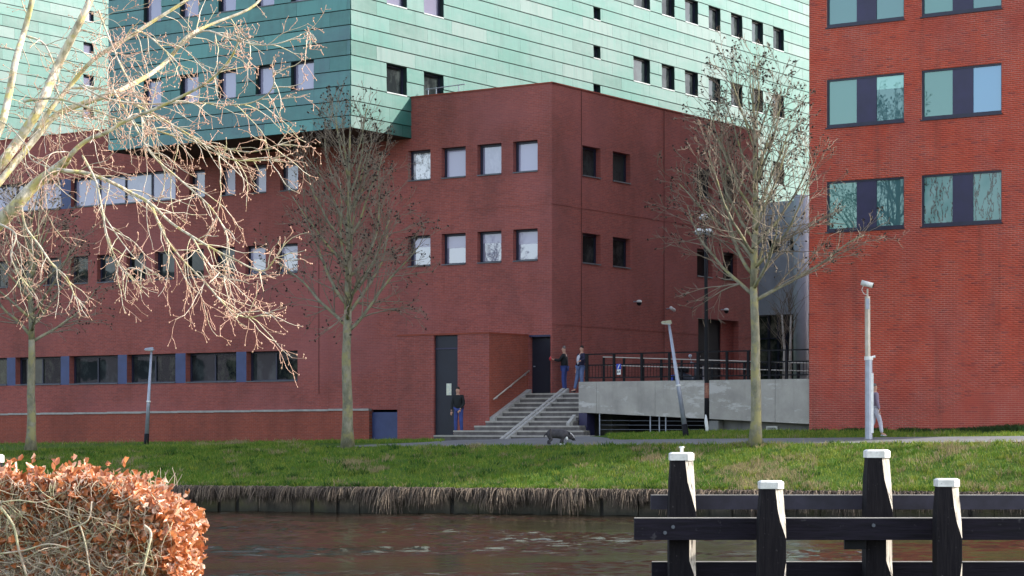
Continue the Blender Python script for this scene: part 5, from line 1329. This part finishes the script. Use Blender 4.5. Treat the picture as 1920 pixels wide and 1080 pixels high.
hp = M2 @ (K2['wR'] + Vector((.0, .12, .02))); b = MB(); b.ball(hp, .055, n=8, m=5, sz=1.2); b.tube([hp, hp + Vector((0, 0, .1))], .012, 6)
solo('red_cup', b, simple('red_plastic', (.5, .03, .04), rough=.4), 'small red cup held out by the person in the black jacket', 'cup', smooth=True)
g4 = at(1640, 822, 67.9)
person((g4.x, 67.9, ground_z(g4.x, 67.9, False) + .015), math.radians(-80), 'person in lavender jacket and white trousers walking behind the camera mast', 1.68, jl, wh, hairg, wh, {'kL': (.0, .16, -.42), 'aL': (0, .06, -.42), 'kR': (0, .0, -.44), 'aR': (0, -.2, -.38)})
# dog
Yd = 69.6; dgx = at(1047, 0, Yd).x; dz0 = ground_z(dgx, Yd) + .02
dog = thing('dog', 'stocky grey dog with white face blaze and paws sniffing the grass', 'dog', (dgx, Yd, dz0))
m_fur = simple('dark_grey_fur', (.055, .05, .055), (.035, .032, .036), 10, .8); m_furb = simple('black_fur', (.012, .011, .012), rough=.8); m_furw = simple('white_fur', (.7, .7, .68), rough=.8)
k_ = 1.04
def dw(n): return (dgx + n[0] * k_, Yd + n[1] * k_, dz0 + n[2] * k_, tuple(x * k_ for x in n[3]) if hasattr(n[3], '__len__') else n[3] * k_)
N_ = [(-.28, 0, .36, (.14, .14)), (-.12, 0, .35, (.145, .15)), (.06, 0, .35, (.17, .18)), (.18, 0, .36, (.15, .16)), (.27, 0, .33, (.115, .12)), (.36, 0, .28, (.115, .11)), (.45, 0, .20, (.055, .05)), (.48, 0, .165, (.045, .04)),
      (-.27, .09, .28, .07), (-.24, .09, .17, .042), (-.32, .09, .12, .034), (-.30, .09, .02, .032),
      (-.27, -.09, .28, .07), (-.20, -.09, .17, .042), (-.28, -.09, .12, .034), (-.25, -.09, .02, .032),
      (.14, .09, .25, .055), (.12, .09, .13, .038), (.15, .09, .02, .034), (.14, -.09, .25, .055), (.08, -.09, .13, .038), (.05, -.09, .02, .034),
      (-.38, 0, .36, .03), (-.43, 0, .30, .02), (-.44, 0, .24, .012)]
E_ = [(0, 1), (1, 2), (2, 3), (3, 4), (4, 5), (5, 6), (6, 7), (0, 8), (8, 9), (9, 10), (10, 11), (0, 12), (12, 13), (13, 14), (14, 15), (3, 16), (16, 17), (17, 18), (3, 19), (19, 20), (20, 21), (0, 22), (22, 23), (23, 24)]
link('body', skin_mesh('body', [dw(n) for n in N_], E_, m_fur, 2, 1), dog)
def dball(name, x, y, z, r, mat, **kw): b = MB(); b.ball((dgx + x * k_, Yd + y * k_, dz0 + z * k_), r * k_, n=10, m=6, **kw); part(name, b, mat, dog, smooth=True)
link('face_blaze', skin_mesh('face_blaze', [dw(n) for n in [(.31, -.05, .375, .035), (.38, -.03, .355, .032), (.44, -.01, .29, .026), (.485, 0, .21, .022)]], [(0, 1), (1, 2), (2, 3)], m_furw, 2), dog)
dball('ear', .33, -.09, .36, .04, m_furb, sx=.8, sy=.5, sz=1.2); dball('ear', .33, .08, .37, .04, m_furb, sx=.8, sy=.5, sz=1.2)
dball('chest_patch', .25, -.05, .22, .07, m_furw, sx=.7); dball('paw', .06, -.1, .03, .04, m_furw); dball('paw', .16, .08, .03, .038, m_furw)
dball('muzzle', .455, -.02, .19, .05, m_furb); dball('nose', .51, 0, .16, .018, m_black); dball('eye', .415, -.075, .27, .012, m_black)
